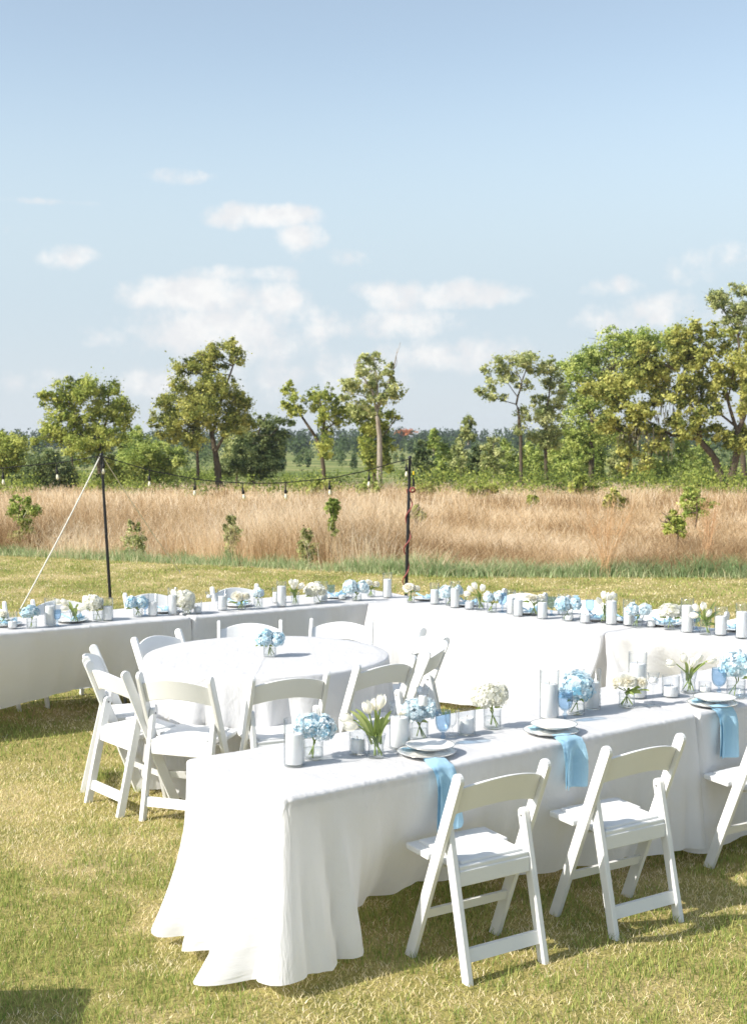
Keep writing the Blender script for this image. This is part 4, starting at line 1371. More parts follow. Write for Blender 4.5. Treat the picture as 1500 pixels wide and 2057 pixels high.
# red extension cord wound round the right-hand pole
pts = []
for k in range(90):
    q = k / 89
    a = q * 2 * math.pi * 3.3 + 1.1
    c = v * (.06 + .72 * q)
    rr = .036 + .012 * math.sin(q * 17)
    pts.append(c + Vector((math.cos(a) * rr, math.sin(a) * rr, 0)))
root = empty('extension_cord', b2)
tag(root, 'red extension cord wound round the black pole at the table corner', 'cord')
link('cord', tubes_mesh('cord', [(pts, [.009] * 90)], 6), M['red'], root)
kn = []
for k in range(24):
    a = k / 23 * 2 * math.pi * 2.2
    kn.append(v * .775 + Vector((.045 + .03 * math.cos(a), .0 + .03 * math.sin(a * 1.3) - .03, .03 * math.sin(a))))
link('cord_knot', tubes_mesh('cord_knot', [(kn, [.012] * 24)], 6), M['red'], root)
link('plug', tubes_mesh('plug', [([v * .80 + Vector((.055, -.02, 0)), v * .84 + Vector((.055, -.02, 0)), v * .86 + Vector((.05, -.02, 0))], [.016, .016, .008])], 8), M['cable'], root)
link('plug_lead', tubes_mesh('plug_lead', [([v * .86 + Vector((.05, -.02, 0)), v * .93 + Vector((.04, -.02, 0)), v * .985 + Vector((.012, -.02, 0))], [.006] * 3)], 6), M['cable'], root)
link('warning_tag', box_mesh('warning_tag', -.009, .009, -.003, .003, -.024, .024, .001), M['yellow'], root).location = v * .895 + Vector((.05, -.03, 0))

# guy ropes
def rope(label, p0, p1, r):
    root = empty('guy_rope', (p1[0], p1[1], 0))
    tag(root, label, 'rope', 'guy ropes of the light poles')
    q0 = Vector(p0) - Vector((p1[0], p1[1], 0)); q1 = Vector((0, 0, p1[2]))
    P = [q0.lerp(q1, k / 8) - Vector((0, 0, .03 * math.sin(math.pi * k / 8))) for k in range(9)]
    link('rope', tubes_mesh('rope', [(P, [r] * 9)], 6), M['rope'], root)
    link('tent_peg', tubes_mesh('tent_peg', [([(0, 0, .06), (.0, .0, 0), (.0, -.0, -.04)], [.008, .008, .004])], 6), M['silver'], root)


g1 = G(40, 1232)
rope('pale guy rope slanting down left from the left pole', LP_T - Vector((.02, 0, .02)), (g1.x, g1.y, .03), .009)
g2 = D(330, 1120, 18.5); 
rope('thin guy rope slanting back right from the left pole', LP_T - Vector((-.02, 0, .02)), (g2.x, 20.0, .02), .006)

# string lights
root = empty('string_lights', (0, PD, 0))
tag(root, 'black string of clear bulbs sagging between the two black poles', 'string lights')
orgv = Vector((0, PD, 0))
cab = [(-120, 950), (-60, 946), (0, 941), (60, 935), (118, 930), (165, 922), (204, 917), (235, 925), (301, 944), (345, 953), (393, 962), (440, 967), (489, 970), (532, 970.5), (574, 969), (620, 965), (661, 961), (700, 953), (741, 944), (785, 931), (822, 922)]
P = [D(x, y, PD) - orgv + Vector((0, -.03, 0)) for x, y in cab]
# finer curve
Q = []
for i in range(len(P) - 1):
    for k in range(4):
        t = k / 4
        p0 = P[max(i - 1, 0)]; p1 = P[i]; p2 = P[i + 1]; p3 = P[min(i + 2, len(P) - 1)]
        Q.append(.5 * ((2 * p1) + (p2 - p0) * t + (2 * p0 - 5 * p1 + 4 * p2 - p3) * t * t + (3 * p1 - p0 - 3 * p2 + p3) * t ** 3))
Q.append(P[-1])
link('cable', tubes_mesh('cable', [(Q, [.007] * len(Q))], 6), M['cable'], root)
sock_me = lathe_mesh('socket', [(.0005, .0), (.010, .0), (.011, -.01), (.011, -.03), (.019, -.036), (.020, -.078), (.017, -.082), (.0005, -.082)], 12)
bulb_me = lathe_mesh('bulb', [(.012, -.08), (.016, -.095), (.027, -.118), (.030, -.138), (.027, -.156), (.016, -.170), (.004, -.176), (.0005, -.177)], 14)
core_me = lathe_mesh('bulb_core', [(.0005, -.085), (.008, -.085), (.017, -.12), (.018, -.145), (.0005, -.162)], 8)
drop_me = tubes_mesh('drop', [([(0, 0, .004), (.002, 0, -.03), (0, 0, -.062)], [.006] * 3)], 6)
for me_, m_ in ((sock_me, 'cable'), (bulb_me, 'bulb'), (core_me, 'bright_core'), (drop_me, 'cable')):
    me_.materials.append(M[m_])
for i, (x, y, tl) in enumerate([(8, 940, .02), (116, 930, .10), (209, 918.5, -.03), (301, 944, .02), (392, 962, -.06), (489, 970, .14), (574, 969, .03), (662, 961, .06), (741, 944, -.02), (816, 924, 0)]):
    p = D(x, y, PD) - orgv + Vector((0, -.03, 0))
    dr = link('bulb_lead', drop_me, None, root); dr.location = p; dr.rotation_euler = (0, tl, 0)
    so = link('socket', sock_me, None, root); so.location = p + Vector((-.062 * math.sin(tl), 0, -.060)); so.rotation_euler = (0, -tl, 0)
    bu = link('bulb', bulb_me, None, so)
    co = link('bulb_core', core_me, None, so)

# ================================================================== THINGS ON THE TABLES
TZ = TOP + .0068


def at_top(px, by, r=0.0):
    p = G(px, by, TZ)
    p.y += r
    return p


def glass_tube(r, h, name='glass_cylinder', th=.0025, base=.007):
    return lathe_mesh(name, [(.0005, 0), (r - .003, 0), (r, .003), (r, h - .001), (r - th / 2, h), (r - th, h - .001), (r - th, base + .003), (r - th - .004, base), (.0005, base)], 28)


def candle_glass(label, px, by, ty, wpx, cy, group, name='candle_cylinder', uneven=0.0):
    p = at_top(px, by)
    r = wpx / 2 / FPX * p.y
    p.y += r
    h = (by - ty) / FPX * p.y
    hc = (by - cy) / FPX * p.y
    root = empty(name, p, random.uniform(0, 6))
    tag(root, label, 'candle', group)
    link('glass_cylinder', glass_tube(r, h), M['glass'], root)
    rc = r - .007 if r > .03 else r - .005
    prof = [(.0005, .0085), (rc - .002, .0085), (rc, .011), (rc, hc - .004), (rc - .003, hc), (rc * .6, hc - .004), (.0005, hc - .005)]
    me = lathe_mesh('pillar_candle', prof, 26)
    if uneven:
        for v in me.vertices:
            if v.co.z > hc * .6:
                v.co.z += uneven * v.co.x / rc * (v.co.z / hc)
    c = link('pillar_candle', me, M['wax'], root)
    link('wick', tubes_mesh('wick', [([(0, 0, hc - .008), (.001, 0, hc + .004), (.004, 0, hc + .011)], [.0014] * 3)], 5), M['wick'], c)
    return root


def goblet(label, px, by, ty, wpx, group, mat='blue_glass'):
    p = at_top(px, by)
    r = wpx / 2 / FPX * p.y
    h = (by - ty) / FPX * p.y
    p.y += r * .8
    root = empty('goblet', p, random.uniform(0, 6))
    tag(root, label, 'glass', group)
    bz = h * .36
    prof = [(.006, bz), (r * .45, bz + h * .03), (r * .80, bz + h * .12), (r * .97, bz + h * .26), (r, bz + h * .42), (r * .985, h), (r * .96, h), (r * .97, bz + h * .42), (r * .93, bz + h * .27), (r * .76, bz + h * .14), (r * .4, bz + h * .055), (.0005, bz + h * .045)]
    seg = 40
    V, F = lathe(prof, seg)
    V = np.array(V)
    # pressed diamond pattern on the outside of the bowl
    a = np.arctan2(V[:, 1], V[:, 0])
    amp = np.where((np.arange(len(V)) // seg > 1) & (np.arange(len(V)) // seg < 5), .035, 0)
    V[:, :2] *= (1 + amp * np.cos(10 * a))[:, None]
    link('bowl', big_mesh('bowl', V, np.array(F), smooth=True), M[mat], root)
    link('stem', lathe_mesh('stem', [(.0105, .006), (.006, h * .12), (.0055, h * .16), (.0125, h * .22), (.0125, h * .255), (.006, h * .30), (.007, bz), (.0005, bz + .001)], 12, False), M[mat], root)
    link('foot', lathe_mesh('foot', [(.0005, 0), (r * .88, 0), (r * .9, .002), (r * .5, .005), (.0105, .009), (.0005, .010)], 28), M[mat], root)
    return root


def stem_candle(label, px, by, ty, group):
    p = at_top(px, by)
    h = (by - ty) / FPX * p.y
    root = empty('stemmed_candle_glass', p, 0)
    tag(root, label, 'candle', group)
    link('foot', lathe_mesh('foot', [(.0005, 0), (.034, 0), (.034, .002), (.012, .007), (.0005, .008)], 24), M['glass'], root)
    link('stem', lathe_mesh('stem', [(.008, .006), (.0045, .02), (.0042, h * .6), (.0065, h * .645), (.0005, h * .65)], 10), M['glass'], root)
    z0 = h * .64
    link('cup', lathe_mesh('cup', [(.007, z0), (.020, z0 + .006), (.0265, z0 + .02), (.024, z0 + (h - z0) * .55), (.031, h), (.0295, h), (.0225, z0 + (h - z0) * .55), (.0245, z0 + .02), (.0005, z0 + .009)], 24), M['glass'], root)
    c = link('pillar_candle', lathe_mesh('pillar_candle', [(.0005, z0 + .010), (.0205, z0 + .012), (.021, z0 + .02), (.0195, z0 + (h - z0) * .55), (.017, z0 + (h - z0) * .6), (.0005, z0 + (h - z0) * .58)], 20), M['wax'], root)
    link('wick', tubes_mesh('wick', [([(0, 0, z0 + (h - z0) * .56), (0, 0, z0 + (h - z0) * .62), (.002, 0, z0 + (h - z0) * .68)], [.0013] * 3)], 5), M['wick'], c)
    return root


# --- flower meshes -----------------------------------------------------------
def floret_ball(name, n, seed, lumps, size=.25, tlo=.0, thi=1.0):
    rng = np.random.default_rng(seed)
    V = []; T = []
    for (cx, cy, cz, rr) in lumps:
        for layer, fr in ((1.0, .72), (.84, .45)):
            for k in range(int(n * fr / len(lumps))):
                d = rng.normal(size=3); d /= np.linalg.norm(d)
                if d[2] < -.72: continue
                c = np.array([cx, cy, cz]) + d * rr * layer * rng.uniform(.88, 1.14)
                d = d + rng.normal(0, .28, 3); d /= np.linalg.norm(d)
                a = np.cross(d, rng.normal(size=3)); a /= np.linalg.norm(a); b = np.cross(d, a)
                s = size * rng.uniform(.75, 1.2)
                t = np.clip(rng.beta(2.0, 1.5) * (thi - tlo) + tlo, 0, 1)
                for q in range(4):
                    an = q * math.pi / 2
                    u = a * math.cos(an) + b * math.sin(an); w = -a * math.sin(an) + b * math.cos(an)
                    k1 = rng.uniform(.02, .22)
                    V += [c, c + (u * .62 + w * .46) * s + d * s * k1, c + u * s * 1.0 + d * s * rng.uniform(-.1, .15), c + (u * .62 - w * .46) * s + d * s * k1]
                    tt = np.clip(t + rng.normal(0, .08), 0, 1)
                    T += [tt * .75, tt, tt, tt]
    V = np.array(V)
    # a quiet core so that nothing shows through the head
    F = np.arange(len(V)).reshape(-1, 4)
    return big_mesh(name, V, F, np.array(T))


HYD = [[(0, 0, 0, .86)], [(-.28, 0, .05, .68), (.32, .05, -.02, .64), (0, -.1, .12, .66)], [(0, 0, .1, .72), (.36, .1, -.12, .56), (-.34, -.1, -.08, .58)]]
BL = {}
for kind, lo, hi in (('petal_blue', .0, 1.0), ('petal_pale', 0, 1), ('petal_white', .15, 1.0)):
    BL[kind] = []
    for q in range(3):
        me = floret_ball('hydrangea_bloom', 250, 100 + q + len(kind), HYD[q], .27, lo, hi)
        me.materials.append(M[kind]); BL[kind].append(me)


def patch(base, du, dv, dn, wfun, cup, n=4, m=3):
    """one cupped petal: base point, across du, along dv, normal dn"""
    V = []; F = []
    for i in range(n + 1):
        t = i / n
        for j in range(m + 1):
            u = -1 + 2 * j / m
            V.append(base + du * (u * wfun(t)) + dv * t + dn * (cup * (math.sin(math.pi * min(t, .9)) * .9 - u * u * .45 * wfun(t) * 2)))
    for i in range(n):
        for j in range(m):
            a = i * (m + 1) + j
            F.append((a, a + 1, a + m + 2, a + m + 1))
    return V, F


def rose_mesh(name, heads, seed):
    rng = np.random.default_rng(seed)
    AV = []; AF = []; AT = []
    for (c, axis, R_) in heads:
        ax = np.array(axis, float); ax /= np.linalg.norm(ax)
        e1 = np.cross(ax, [0.3, .9, .1]); e1 /= np.linalg.norm(e1); e2 = np.cross(ax, e1)
        for k in range(26):
            f = k / 25
            an = k * 2.399 + rng.normal(0, .15)
            rho = R_ * (.06 + .86 * f ** .85)
            rd = e1 * math.cos(an) + e2 * math.sin(an); tg = np.cross(ax, rd)
            tilt = math.radians(82 - 78 * f + rng.normal(0, 6))
            up = ax * math.sin(tilt) + rd * math.cos(tilt)
            nr = rd * math.sin(tilt) - ax * math.cos(tilt)
            Lp = R_ * (.38 + .42 * f); Wp = R_ * (.22 + .40 * f)
            base = np.array(c, float) + rd * rho * .55 - ax * R_ * (.05 + .35 * f)
            V, F = patch(base, tg * Wp, up * Lp, nr, lambda t: math.sin(math.pi * (.16 + .74 * t)) ** .6, R_ * .13)
            o = len(AV)
            AV += V; AF += [tuple(i + o for i in q) for q in F]
            t0 = np.clip(.25 + .6 * f + rng.normal(0, .1), 0, 1)
            AT += [np.clip(t0 + .12 * (i // 4) / 4, 0, 1) for i in range(len(V))]
    return big_mesh(name, np.array(AV), np.array(AF), np.array(AT), smooth=True)


def rose_heads(seed, n):
    rng = np.random.default_rng(seed)
    H = []
    for k in range(n):
        a = k * 2.399 + seed; f = math.sqrt((k + .4) / n)
        d = np.array([math.cos(a) * f, math.sin(a) * f, .35 + .75 * (1 - f)])
        d /= np.linalg.norm(d)
        H.append((d * np.array([.62, .62, .5]), d + rng.normal(0, .1, 3), rng.uniform(.44, .56)))
    return H


ROSE = []
for q, n in ((1, 7), (2, 6), (3, 5)):
    me = rose_mesh('rose_bloom', rose_heads(q, n), q); me.materials.append(M['petal_cream']); ROSE.append(me)


def tulip_head(seed, closed=.8):
    rng = np.random.default_rng(seed)
    AV = []; AF = []; AT = []
    for k in range(6):
        an = k * math.pi / 3 + rng.normal(0, .08); inner = k % 2
        rd = np.array([math.cos(an), math.sin(an), 0.]); tg = np.array([-math.sin(an), math.cos(an), 0.])
        for_r = .80 if inner else 1.0
        V = []
        n, m = 6, 4
        for i in range(n + 1):
            t = i / n
            rr = for_r * (.22 + .80 * math.sin(math.pi * min(1, .10 + .72 * t)) - (1 - closed) * 0) * .40
            wd = .56 * math.sin(math.pi * (.12 + .80 * t)) ** .75 if i < n else .10
            for j in range(m + 1):
                u = -1 + 2 * j / m
                th = u * wd * 1.15
                V.append(rd * rr * math.cos(th) + tg * rr * math.sin(th) + np.array([0, 0, t * 1.0 + .02 * u * u]))
        o = len(AV); AV += V
        for i in range(n):
            for j in range(m):
                a = o + i * (m + 1) + j
                AF.append((a, a + 1, a + m + 2, a + m + 1))
        AT += [np.clip(.25 + .65 * (i // (m + 1)) / n + rng.normal(0, .05), 0, 1) for i in range(len(V))]
    me = big_mesh('tulip_bloom', np.array(AV), np.array(AF), np.array(AT), smooth=True)
    me.materials.append(M['petal_cream'])
    return me


TUL = [tulip_head(1), tulip_head(2), tulip_head(3)]


def vase_into(root, r, h, rng, flare=0.0):
    if flare:
        me = lathe_mesh('vase', [(.0005, 0), (r * .95, 0), (r, .004), (r * .82, h * .45), (r * (1 + flare), h), (r * (1 + flare) - .002, h), (r * .82 - .0025, h * .45), (r - .004, .009), (.0005, .009)], 26)
    else:
        me = glass_tube(r, h, 'vase', .0022, .008)
    v = link('vase', me, M['glass'], root)
    hw = h * .62
    link('water', lathe_mesh('water', [(.0005, .0095), (r * (.9 if not flare else .8), .0095), (r * (.9 if not flare else .76), hw), (.0005, hw)], 22, True), M['water'], root)
    return v


_bi = [0]


def hydrangea(label, px, by, vw, vt, blooms, kind, group, cat='flowers'):
    """px, by: vase base; vw: vase width px; vt: vase top px; blooms: (bx, by, w, h) px per head"""
    p = at_top(px, by)
    r = vw / 2 / FPX * p.y; p.y += r
    h = (by - vt) / FPX * p.y
    rng = np.random.default_rng(int(px * 7 + by))
    root = empty('hydrangea_vase' if kind != 'rose' else 'rose_vase', p, 0)
    tag(root, label, cat, group)
    vase_into(root, r, h, rng)
    for i, (bx, byy, bw, bh) in enumerate(blooms):
        c = D(bx, byy, p.y + rng.uniform(-.01, .01)) - p
        rx = bw / 2 / FPX * p.y; rz = bh / 2 / FPX * p.y
        if kind == 'rose':
            me = ROSE[(_bi[0]) % 3]; nm = 'rose_bloom'; mulx, mulz = 1.0, 1.15; c.z -= rz * .35
        else:
            me = BL[kind][_bi[0] % 3] if i == 0 else BL[kind][(_bi[0] + 1) % 3]; nm = 'hydrangea_bloom'; mulx, mulz = 1.04, 1.06
        _bi[0] += 1
        bo = link(nm, me, None, root)
        bo.location = c; bo.scale = (rx * mulx, rx * mulx * .95, rz * mulz); bo.rotation_euler = (0, 0, rng.uniform(0, 6))
        for k in range(2 if kind != 'rose' else 5):
            a = rng.uniform(0, 6.28)
            foot = Vector((math.cos(a) * r * .75, math.sin(a) * r * .75, .012))
            top = c + Vector((rng.normal(0, rx * .2), rng.normal(0, rx * .2), -rz * .2))
            nk = Vector((-foot.x * .35, -foot.y * .35, h * .95))
            link('stem', tubes_mesh('stem', [([foot, foot.lerp(nk, .5), nk, nk.lerp(top, .5), top], [.0026, .0026, .0028, .003, .003])], 6), M['stem'], root)
        if kind == 'rose' or i == 0:
            for k in range(3):
                a = rng.uniform(0, 6.28); s_ = rx * .42
                q = c + Vector((math.cos(a) * rx * .6, math.sin(a) * rx * .6, -rz * .55))
                me = leaf_blade([(q.x * .6, q.y * .6, q.z - s_ * .4), (q.x, q.y, q.z), (q.x + math.cos(a) * s_ * .9, q.y + math.sin(a) * s_ * .9, q.z - s_ * .35)], s_ * .45, rng)
                link('leaf', me, M['tulip_leaf'], root)
    return root


def leaf_blade(pts, w, rng):
    pts = [Vector(p) for p in pts]
    n = 7; V = []; T = []
    for i in range(n + 1):
        t = i / n
        p = pts[0] * (1 - t) ** 2 + pts[1] * 2 * t * (1 - t) + pts[2] * t * t
        d = (pts[1] - pts[0]) * (1 - t) + (pts[2] - pts[1]) * t
        sd = d.cross(Vector((.25, -1, .15))).normalized()
        up = sd.cross(d).normalized()
        ww = w * (math.sin(math.pi * (.12 + .86 * t)) ** .7) * .5
        V += [p - sd * ww + up * ww * .35, p, p + sd * ww + up * ww * .35]
        T += [.25 + .5 * t, .7, .3 + .4 * t]
    F = []
    for i in range(n):
        a = i * 3
        F += [(a, a + 1, a + 4, a + 3), (a + 1, a + 2, a + 5, a + 4)]
    return big_mesh('leaf', np.array([tuple(v) for v in V]), np.array(F), np.clip(np.array(T) + rng.normal(0, .1), 0, 1), smooth=True)


def tulips(label, px, by, vw, vt, heads, leaves, group, size=.056):
    """heads: (hx, hy) px of bloom middles; leaves: (tipx, tipy) px"""
    p = at_top(px, by)
    r = vw / 2 / FPX * p.y; p.y += r
    h = (by - vt) / FPX * p.y
    rng = np.random.default_rng(int(px * 3 + by))
    root = empty('tulip_vase', p, 0)
    tag(root, label, 'flowers', group)
    vase_into(root, r, h, rng, .12)
    for i, (hx, hy) in enumerate(heads):
        c = D(hx, hy, p.y + rng.normal(0, .018)) - p
        a = rng.uniform(0, 6.28)
        foot = Vector((-c.x * .25 + math.cos(a) * r * .5, math.sin(a) * r * .6, .012))
        foot.x = max(-r * .7, min(r * .7, foot.x))
        nk = Vector((max(-r * .6, min(r * .6, c.x * .25)), rng.normal(0, r * .3), h * 1.0))
        mid = nk.lerp(c, .6) + Vector((0, 0, abs(c.x) * .12))
        ax = (c - mid).normalized()
        base = c - ax * size * .5
        link('stem', tubes_mesh('stem', [([foot, foot.lerp(nk, .5), nk, mid, base + ax * .004], [.0032, .0032, .0034, .0032, .0032])], 6), M['stem'], root)
        b = link('tulip_bloom', TUL[i % 3], None, root)
        b.location = base; b.rotation_euler = ax.to_track_quat('Z', 'Y').to_euler(); b.scale = (size * 1.02, size * 1.02, size * rng.uniform(.95, 1.12))
    for i, (lx, ly) in enumerate(leaves):
        c = D(lx, ly, p.y + rng.normal(0, .02)) - p
        s0 = Vector((rng.normal(0, r * .25), rng.normal(0, r * .3), h * .55))
        md = s0.lerp(c, .55) + Vector((-c.x * .14, -.012, .03 + abs(c.x) * .12))
        link('leaf', leaf_blade([s0, md, c], .021, rng), M['tulip_leaf'], root)
    return root


def plate(label, p, r, z, name, group, seed=0):
    root = empty(name, (p.x, p.y, z), 0)
    tag(root, label, 'plate', group)
    link('dish', lathe_mesh('dish', [(.0005, .0), (r * .55, .0), (r * .60, .002), (r * .72, .007), (r * .985, .016), (r, .0175), (r * .985, .0185), (r * .72, .0105), (r * .62, .006), (.0005, .0055)], 48), M['plate'], root)
    link('rim_line', lathe_mesh('rim_line', [(r * .994, .0165), (r * 1.003, .0174), (r * .994, .0189), (r * .975, .0184)], 48), M['rim'], root)
    return root


def grid_mesh(name, Pf, nu, nv):
    V = [tuple(Pf(i / nu, j / nv)) for j in range(nv + 1) for i in range(nu + 1)]
    F = [(j * (nu + 1) + i, j * (nu + 1) + i + 1, (j + 1) * (nu + 1) + i + 1, (j + 1) * (nu + 1) + i) for j in range(nv) for i in range(nu)]
    UV = np.array([(i / nu * .15, j / nv * .5) for j in range(nv + 1) for i in range(nu + 1)])
    return big_mesh(name, np.array(V), np.array(F), smooth=True, uv=UV)


def hanging_napkin(label, S, E, drop, wid, swing, group, curl=0.0):
    """a folded napkin from under a plate at S, over the table edge at E and down"""
    root = empty('napkin', (E.x, E.y, 0), 0)
    tag(root, label, 'napkin', group)
    S2 = Vector((S.x - E.x, S.y - E.y, 0)); out2 = Vector((-nN.x, -nN.y, 0)); side = Vector((uN.x, uN.y, 0))
    d = (-S2).normalized(); sd0 = Vector((-d.y, d.x, 0))
    if sd0.dot(side) < 0: sd0 = -sd0
    Lf = S2.length; Lt = Lf + drop

    def layer(off, sh, ww, extra):
        def Pf(u, v):
            s = v * (Lt + extra)
            x = (u - .5) * ww * (.62 + .38 * min(1, s / Lt * 1.2)) * (1 + .10 * math.sin(v * 5 + swing * 60))
            if s < Lf:
                t = s / Lf
                q = S2 * (1 - t) + sd0.lerp(side, t) * (x + sh * t)
                z = TZ + .003 + off + .017 * (1 - t) ** .5 * 0 + .010 * math.sin(math.pi * t) * (1 - .6 * abs(u - .5) * 2)
            else:
                t = (s - Lf)
                b = min(1.0, t / .03)
                q = out2 * (.012 + .014 * b + off + t * .05) + side * (x + sh + swing * t / drop) + out2 * (.019 * math.sin(u * 6.5 + 1 + t * 5 + swing * 40) * min(1, t / .08))
                z = TZ + .003 + off - t + curl * max(0, t / drop - .7) * (u - .3) * .3
            return Vector((q.x, q.y, z))
        return grid_mesh('napkin_fold', Pf, 14, 34)
    link('napkin_fold', layer(.0075, .0, wid, 0), M['napkin'], root)
    link('under_fold', layer(.0015, -.012, wid * .96, -.012), M['napkin'], root)
    return root


def tucked_napkin(label, p, size, group, rz, z, lift=1.0):
    """a pleated napkin tucked between plates, its frilled end showing"""
    root = empty('napkin', (p.x, p.y, z), rz)
    tag(root, label, 'napkin', group)

    def Pf(u, v):
        a = (u - .5) * 2.1
        rr = size * (.15 + .85 * v)
        return Vector((rr * math.sin(a) * .8, rr * math.cos(a) * .55, .003 + lift * (.032 * v * (1 - .5 * v) + .010 * v * math.sin(u * 26) + .016 * v * math.sin(u * 9 + 1))))
    link('napkin_fold', grid_mesh('napkin_fold', Pf, 30, 8), M['napkin'], root)

    def Pg(u, v):
        a = (u - .5) * 1.5 + 2.4
        rr = size * (.1 + .75 * v)
        return Vector((rr * math.sin(a) * .9, rr * math.cos(a) * .6, .002 + lift * (.022 * v + .010 * v * math.sin(u * 17 + 2))))
    link('under_fold', grid_mesh('under_fold', Pg, 22, 7), M['napkin'], root)
    return root


# ------------------------------------------------------------------ nearest table
g = 'candles in glass cylinders on the near table'
candle_glass('short candle cylinder nearest the plain end of the near table', 590, 1543, 1447, 43, 1477, g)
candle_glass('candle cylinder just left of the first plate on the near table', 803, 1508, 1413, 43, 1444, g)
candle_glass('tall candle cylinder behind the second plate, left of the blue hydrangea', 1105, 1448, 1348, 40, 1376, g, uneven=.003)
candle_glass('candle cylinder right of the blue hydrangea by the second plate', 1191, 1427, 1346, 37, 1372, g)
candle_glass('tall candle cylinder behind the white roses on the near table', 1283, 1406, 1312, 38, 1335, g)
g = 'small votive candles on the near table'
candle_glass('low votive candle left of the near tulips', 718, 1518, 1466, 35, 1487, g, 'votive_candle')
candle_glass('low votive candle right of the first blue goblet', 938, 1479, 1428, 37, 1445, g, 'votive_candle', uneven=.004)
candle_glass('low votive candle left of the second tulip vase', 1350, 1404, 1360, 36, 1381, g, 'votive_candle')
candle_glass('tiny votive candle at the foot of the second tulip vase', 1418, 1394, 1372, 26, 1381, g, 'votive_candle')
g = 'blue goblets on the near table'
goblet('blue pressed-glass goblet behind the first plate', 890, 1499, 1428, 31, g)
goblet('blue pressed-glass goblet behind the second plate', 1136, 1453, 1389, 31, g)
goblet('blue pressed-glass goblet behind the third plate', 1446, 1404, 1343, 30, g)
goblet('clear goblet half hidden behind the first blue goblet', 906, 1482, 1428, 24, 'clear goblets on the near table', 'glass')
g = 'stemmed candle glasses'
stem_candle('tall stemmed candle glass standing in front of the pale blue hydrangea', 849, 1496, 1378, g)
stem_candle('stemmed candle glass right of the white roses on the near table', 1311, 1417, 1350, g)
g = 'hydrangeas on the near table'
hydrangea('blue hydrangea right behind the short candle at the plain end', 629, 1529, 40, 1492, [(622, 1458, 62, 50), (652, 1464, 56, 62)], 'petal_blue', g)
hydrangea('pale blue hydrangea behind the stemmed candle glass', 843, 1491, 36, 1452, [(830, 1428, 72, 52), (860, 1425, 34, 52)], 'petal_pale', g)
hydrangea('white hydrangea standing alone in the middle of the near table', 990, 1467, 36, 1428, [(978, 1400, 62, 62), (1000, 1396, 42, 50)], 'petal_white', g)
hydrangea('blue hydrangea between two tall candles behind the second plate', 1160, 1437, 34, 1406, [(1157, 1381, 74, 64)], 'petal_blue', g)
hydrangea('large blue hydrangea at the right edge of the near table', 1482, 1404, 38, 1368, [(1478, 1338, 64, 66)], 'petal_blue', g)
hydrangea('cream white roses in a small glass vase right of the second plate', 1261, 1423, 33, 1393, [(1254, 1365, 70, 46), (1288, 1368, 34, 34)], 'rose', 'roses')
hydrangea('single cream ranunculus in the vase behind the second near candle', 815, 1494, 22, 1465, [(808, 1434, 26, 22)], 'rose', 'roses')
g = 'tulips on the near table'
tulips('cream tulips with long green leaves near the plain end', 755, 1525, 37, 1478, [(738, 1421), (765, 1410), (755, 1416), (696, 1443), (706, 1459)], [(703, 1428), (714, 1424), (757, 1432), (752, 1425), (786, 1428), (784, 1446), (770, 1440)], g)
tulips('white tulips behind the third plate on the near table', 1386, 1394, 30, 1350, [(1346, 1332), (1372, 1322), (1391, 1333), (1402, 1322), (1428, 1326)], [(1376, 1330), (1390, 1340), (1416, 1333), (1398, 1338)], g)
g = 'plates on the near table'
napg = 'blue napkins on the near table'
for i, (cx, cy, ex, ey, drp, lb) in enumerate([(856, 1516, 937, 1556, .27, 'first place setting, nearest the plain end'), (1106, 1473, 1182, 1497, .215, 'second place setting, behind the middle chair'), (1430, 1417, 1492, 1433, .25, 'third place setting, at the right edge')]):
    P = G(cx, cy, TZ)
    plate('white dinner plate of the ' + lb, P, .127, TZ, 'dinner_plate', g)
    plate('small white plate on top at the ' + lb, Vector((P.x + .016, P.y + .02, 0)), .108, TZ + .024, 'salad_plate', g)
    E = G(ex, ey, TZ)
    k = (Vector((E.x, E.y)) - A_N).dot(nN)
    E = E - Vector((nN.x, nN.y, 0)) * (k + .004)
    hanging_napkin('blue napkin hanging over the table edge at the ' + lb, P + (E - P) * .42, E, drp, (.128, .142, .15)[i], (.03, -.006, .012)[i], napg, .3 if i == 0 else 0)
    tucked_napkin('blue pleated napkin end tucked between plates at the ' + lb, Vector((P.x - .035, P.y + .035, 0)), .105, napg, .75, TZ + .0135, .22)

# ------------------------------------------------------------------ round table
hydrangea('blue hydrangea alone on the round table', 541, 1321, 26, 1293, [(534, 1282, 46, 42), (557, 1285, 36, 36)], 'petal_blue', 'hydrangea on the round table')

# ------------------------------------------------------------------ far row
g = 'candles on the far row'
for px, by, ty, w, cy, lb in [(99, 1259, 1202, 23, 1218, 'candle cylinder leftmost on the far row'), (215, 1248, 1202, 22, 1219, 'candle cylinder right of the left white hydrangea, far row'), (306, 1239, 1193, 20, 1210, 'candle cylinder just right of the middle blue hydrangea, far row'),
                              (346, 1236, 1181, 20, 1196, 'tall candle cylinder left of the middle white hydrangea, far row'), (446, 1227, 1184, 20, 1198, 'candle cylinder right of the stemmed glass, far row'), (565, 1220, 1168, 20, 1178, 'candle cylinder left of the tulips, far row'),
                              (649, 1209, 1168, 18, 1186, 'candle cylinder behind the right white hydrangea, far row'), (778, 1202, 1151, 19, 1164, 'tall candle cylinder alone at the table corner'), (554, 1212, 1180, 16, 1190, 'short candle behind the cylinder left of the tulips, far row')]:
    candle_glass(lb, px, by, ty, w, cy, g)
g = 'votive candles on the far row'
candle_glass('votive glass left of the leftmost blue hydrangea', 23, 1264, 1230, 20, 1249, g, 'votive_candle')
candle_glass('votive glass between the middle white hydrangea and the stemmed glass', 396, 1233, 1207, 18, 1220, g, 'votive_candle')
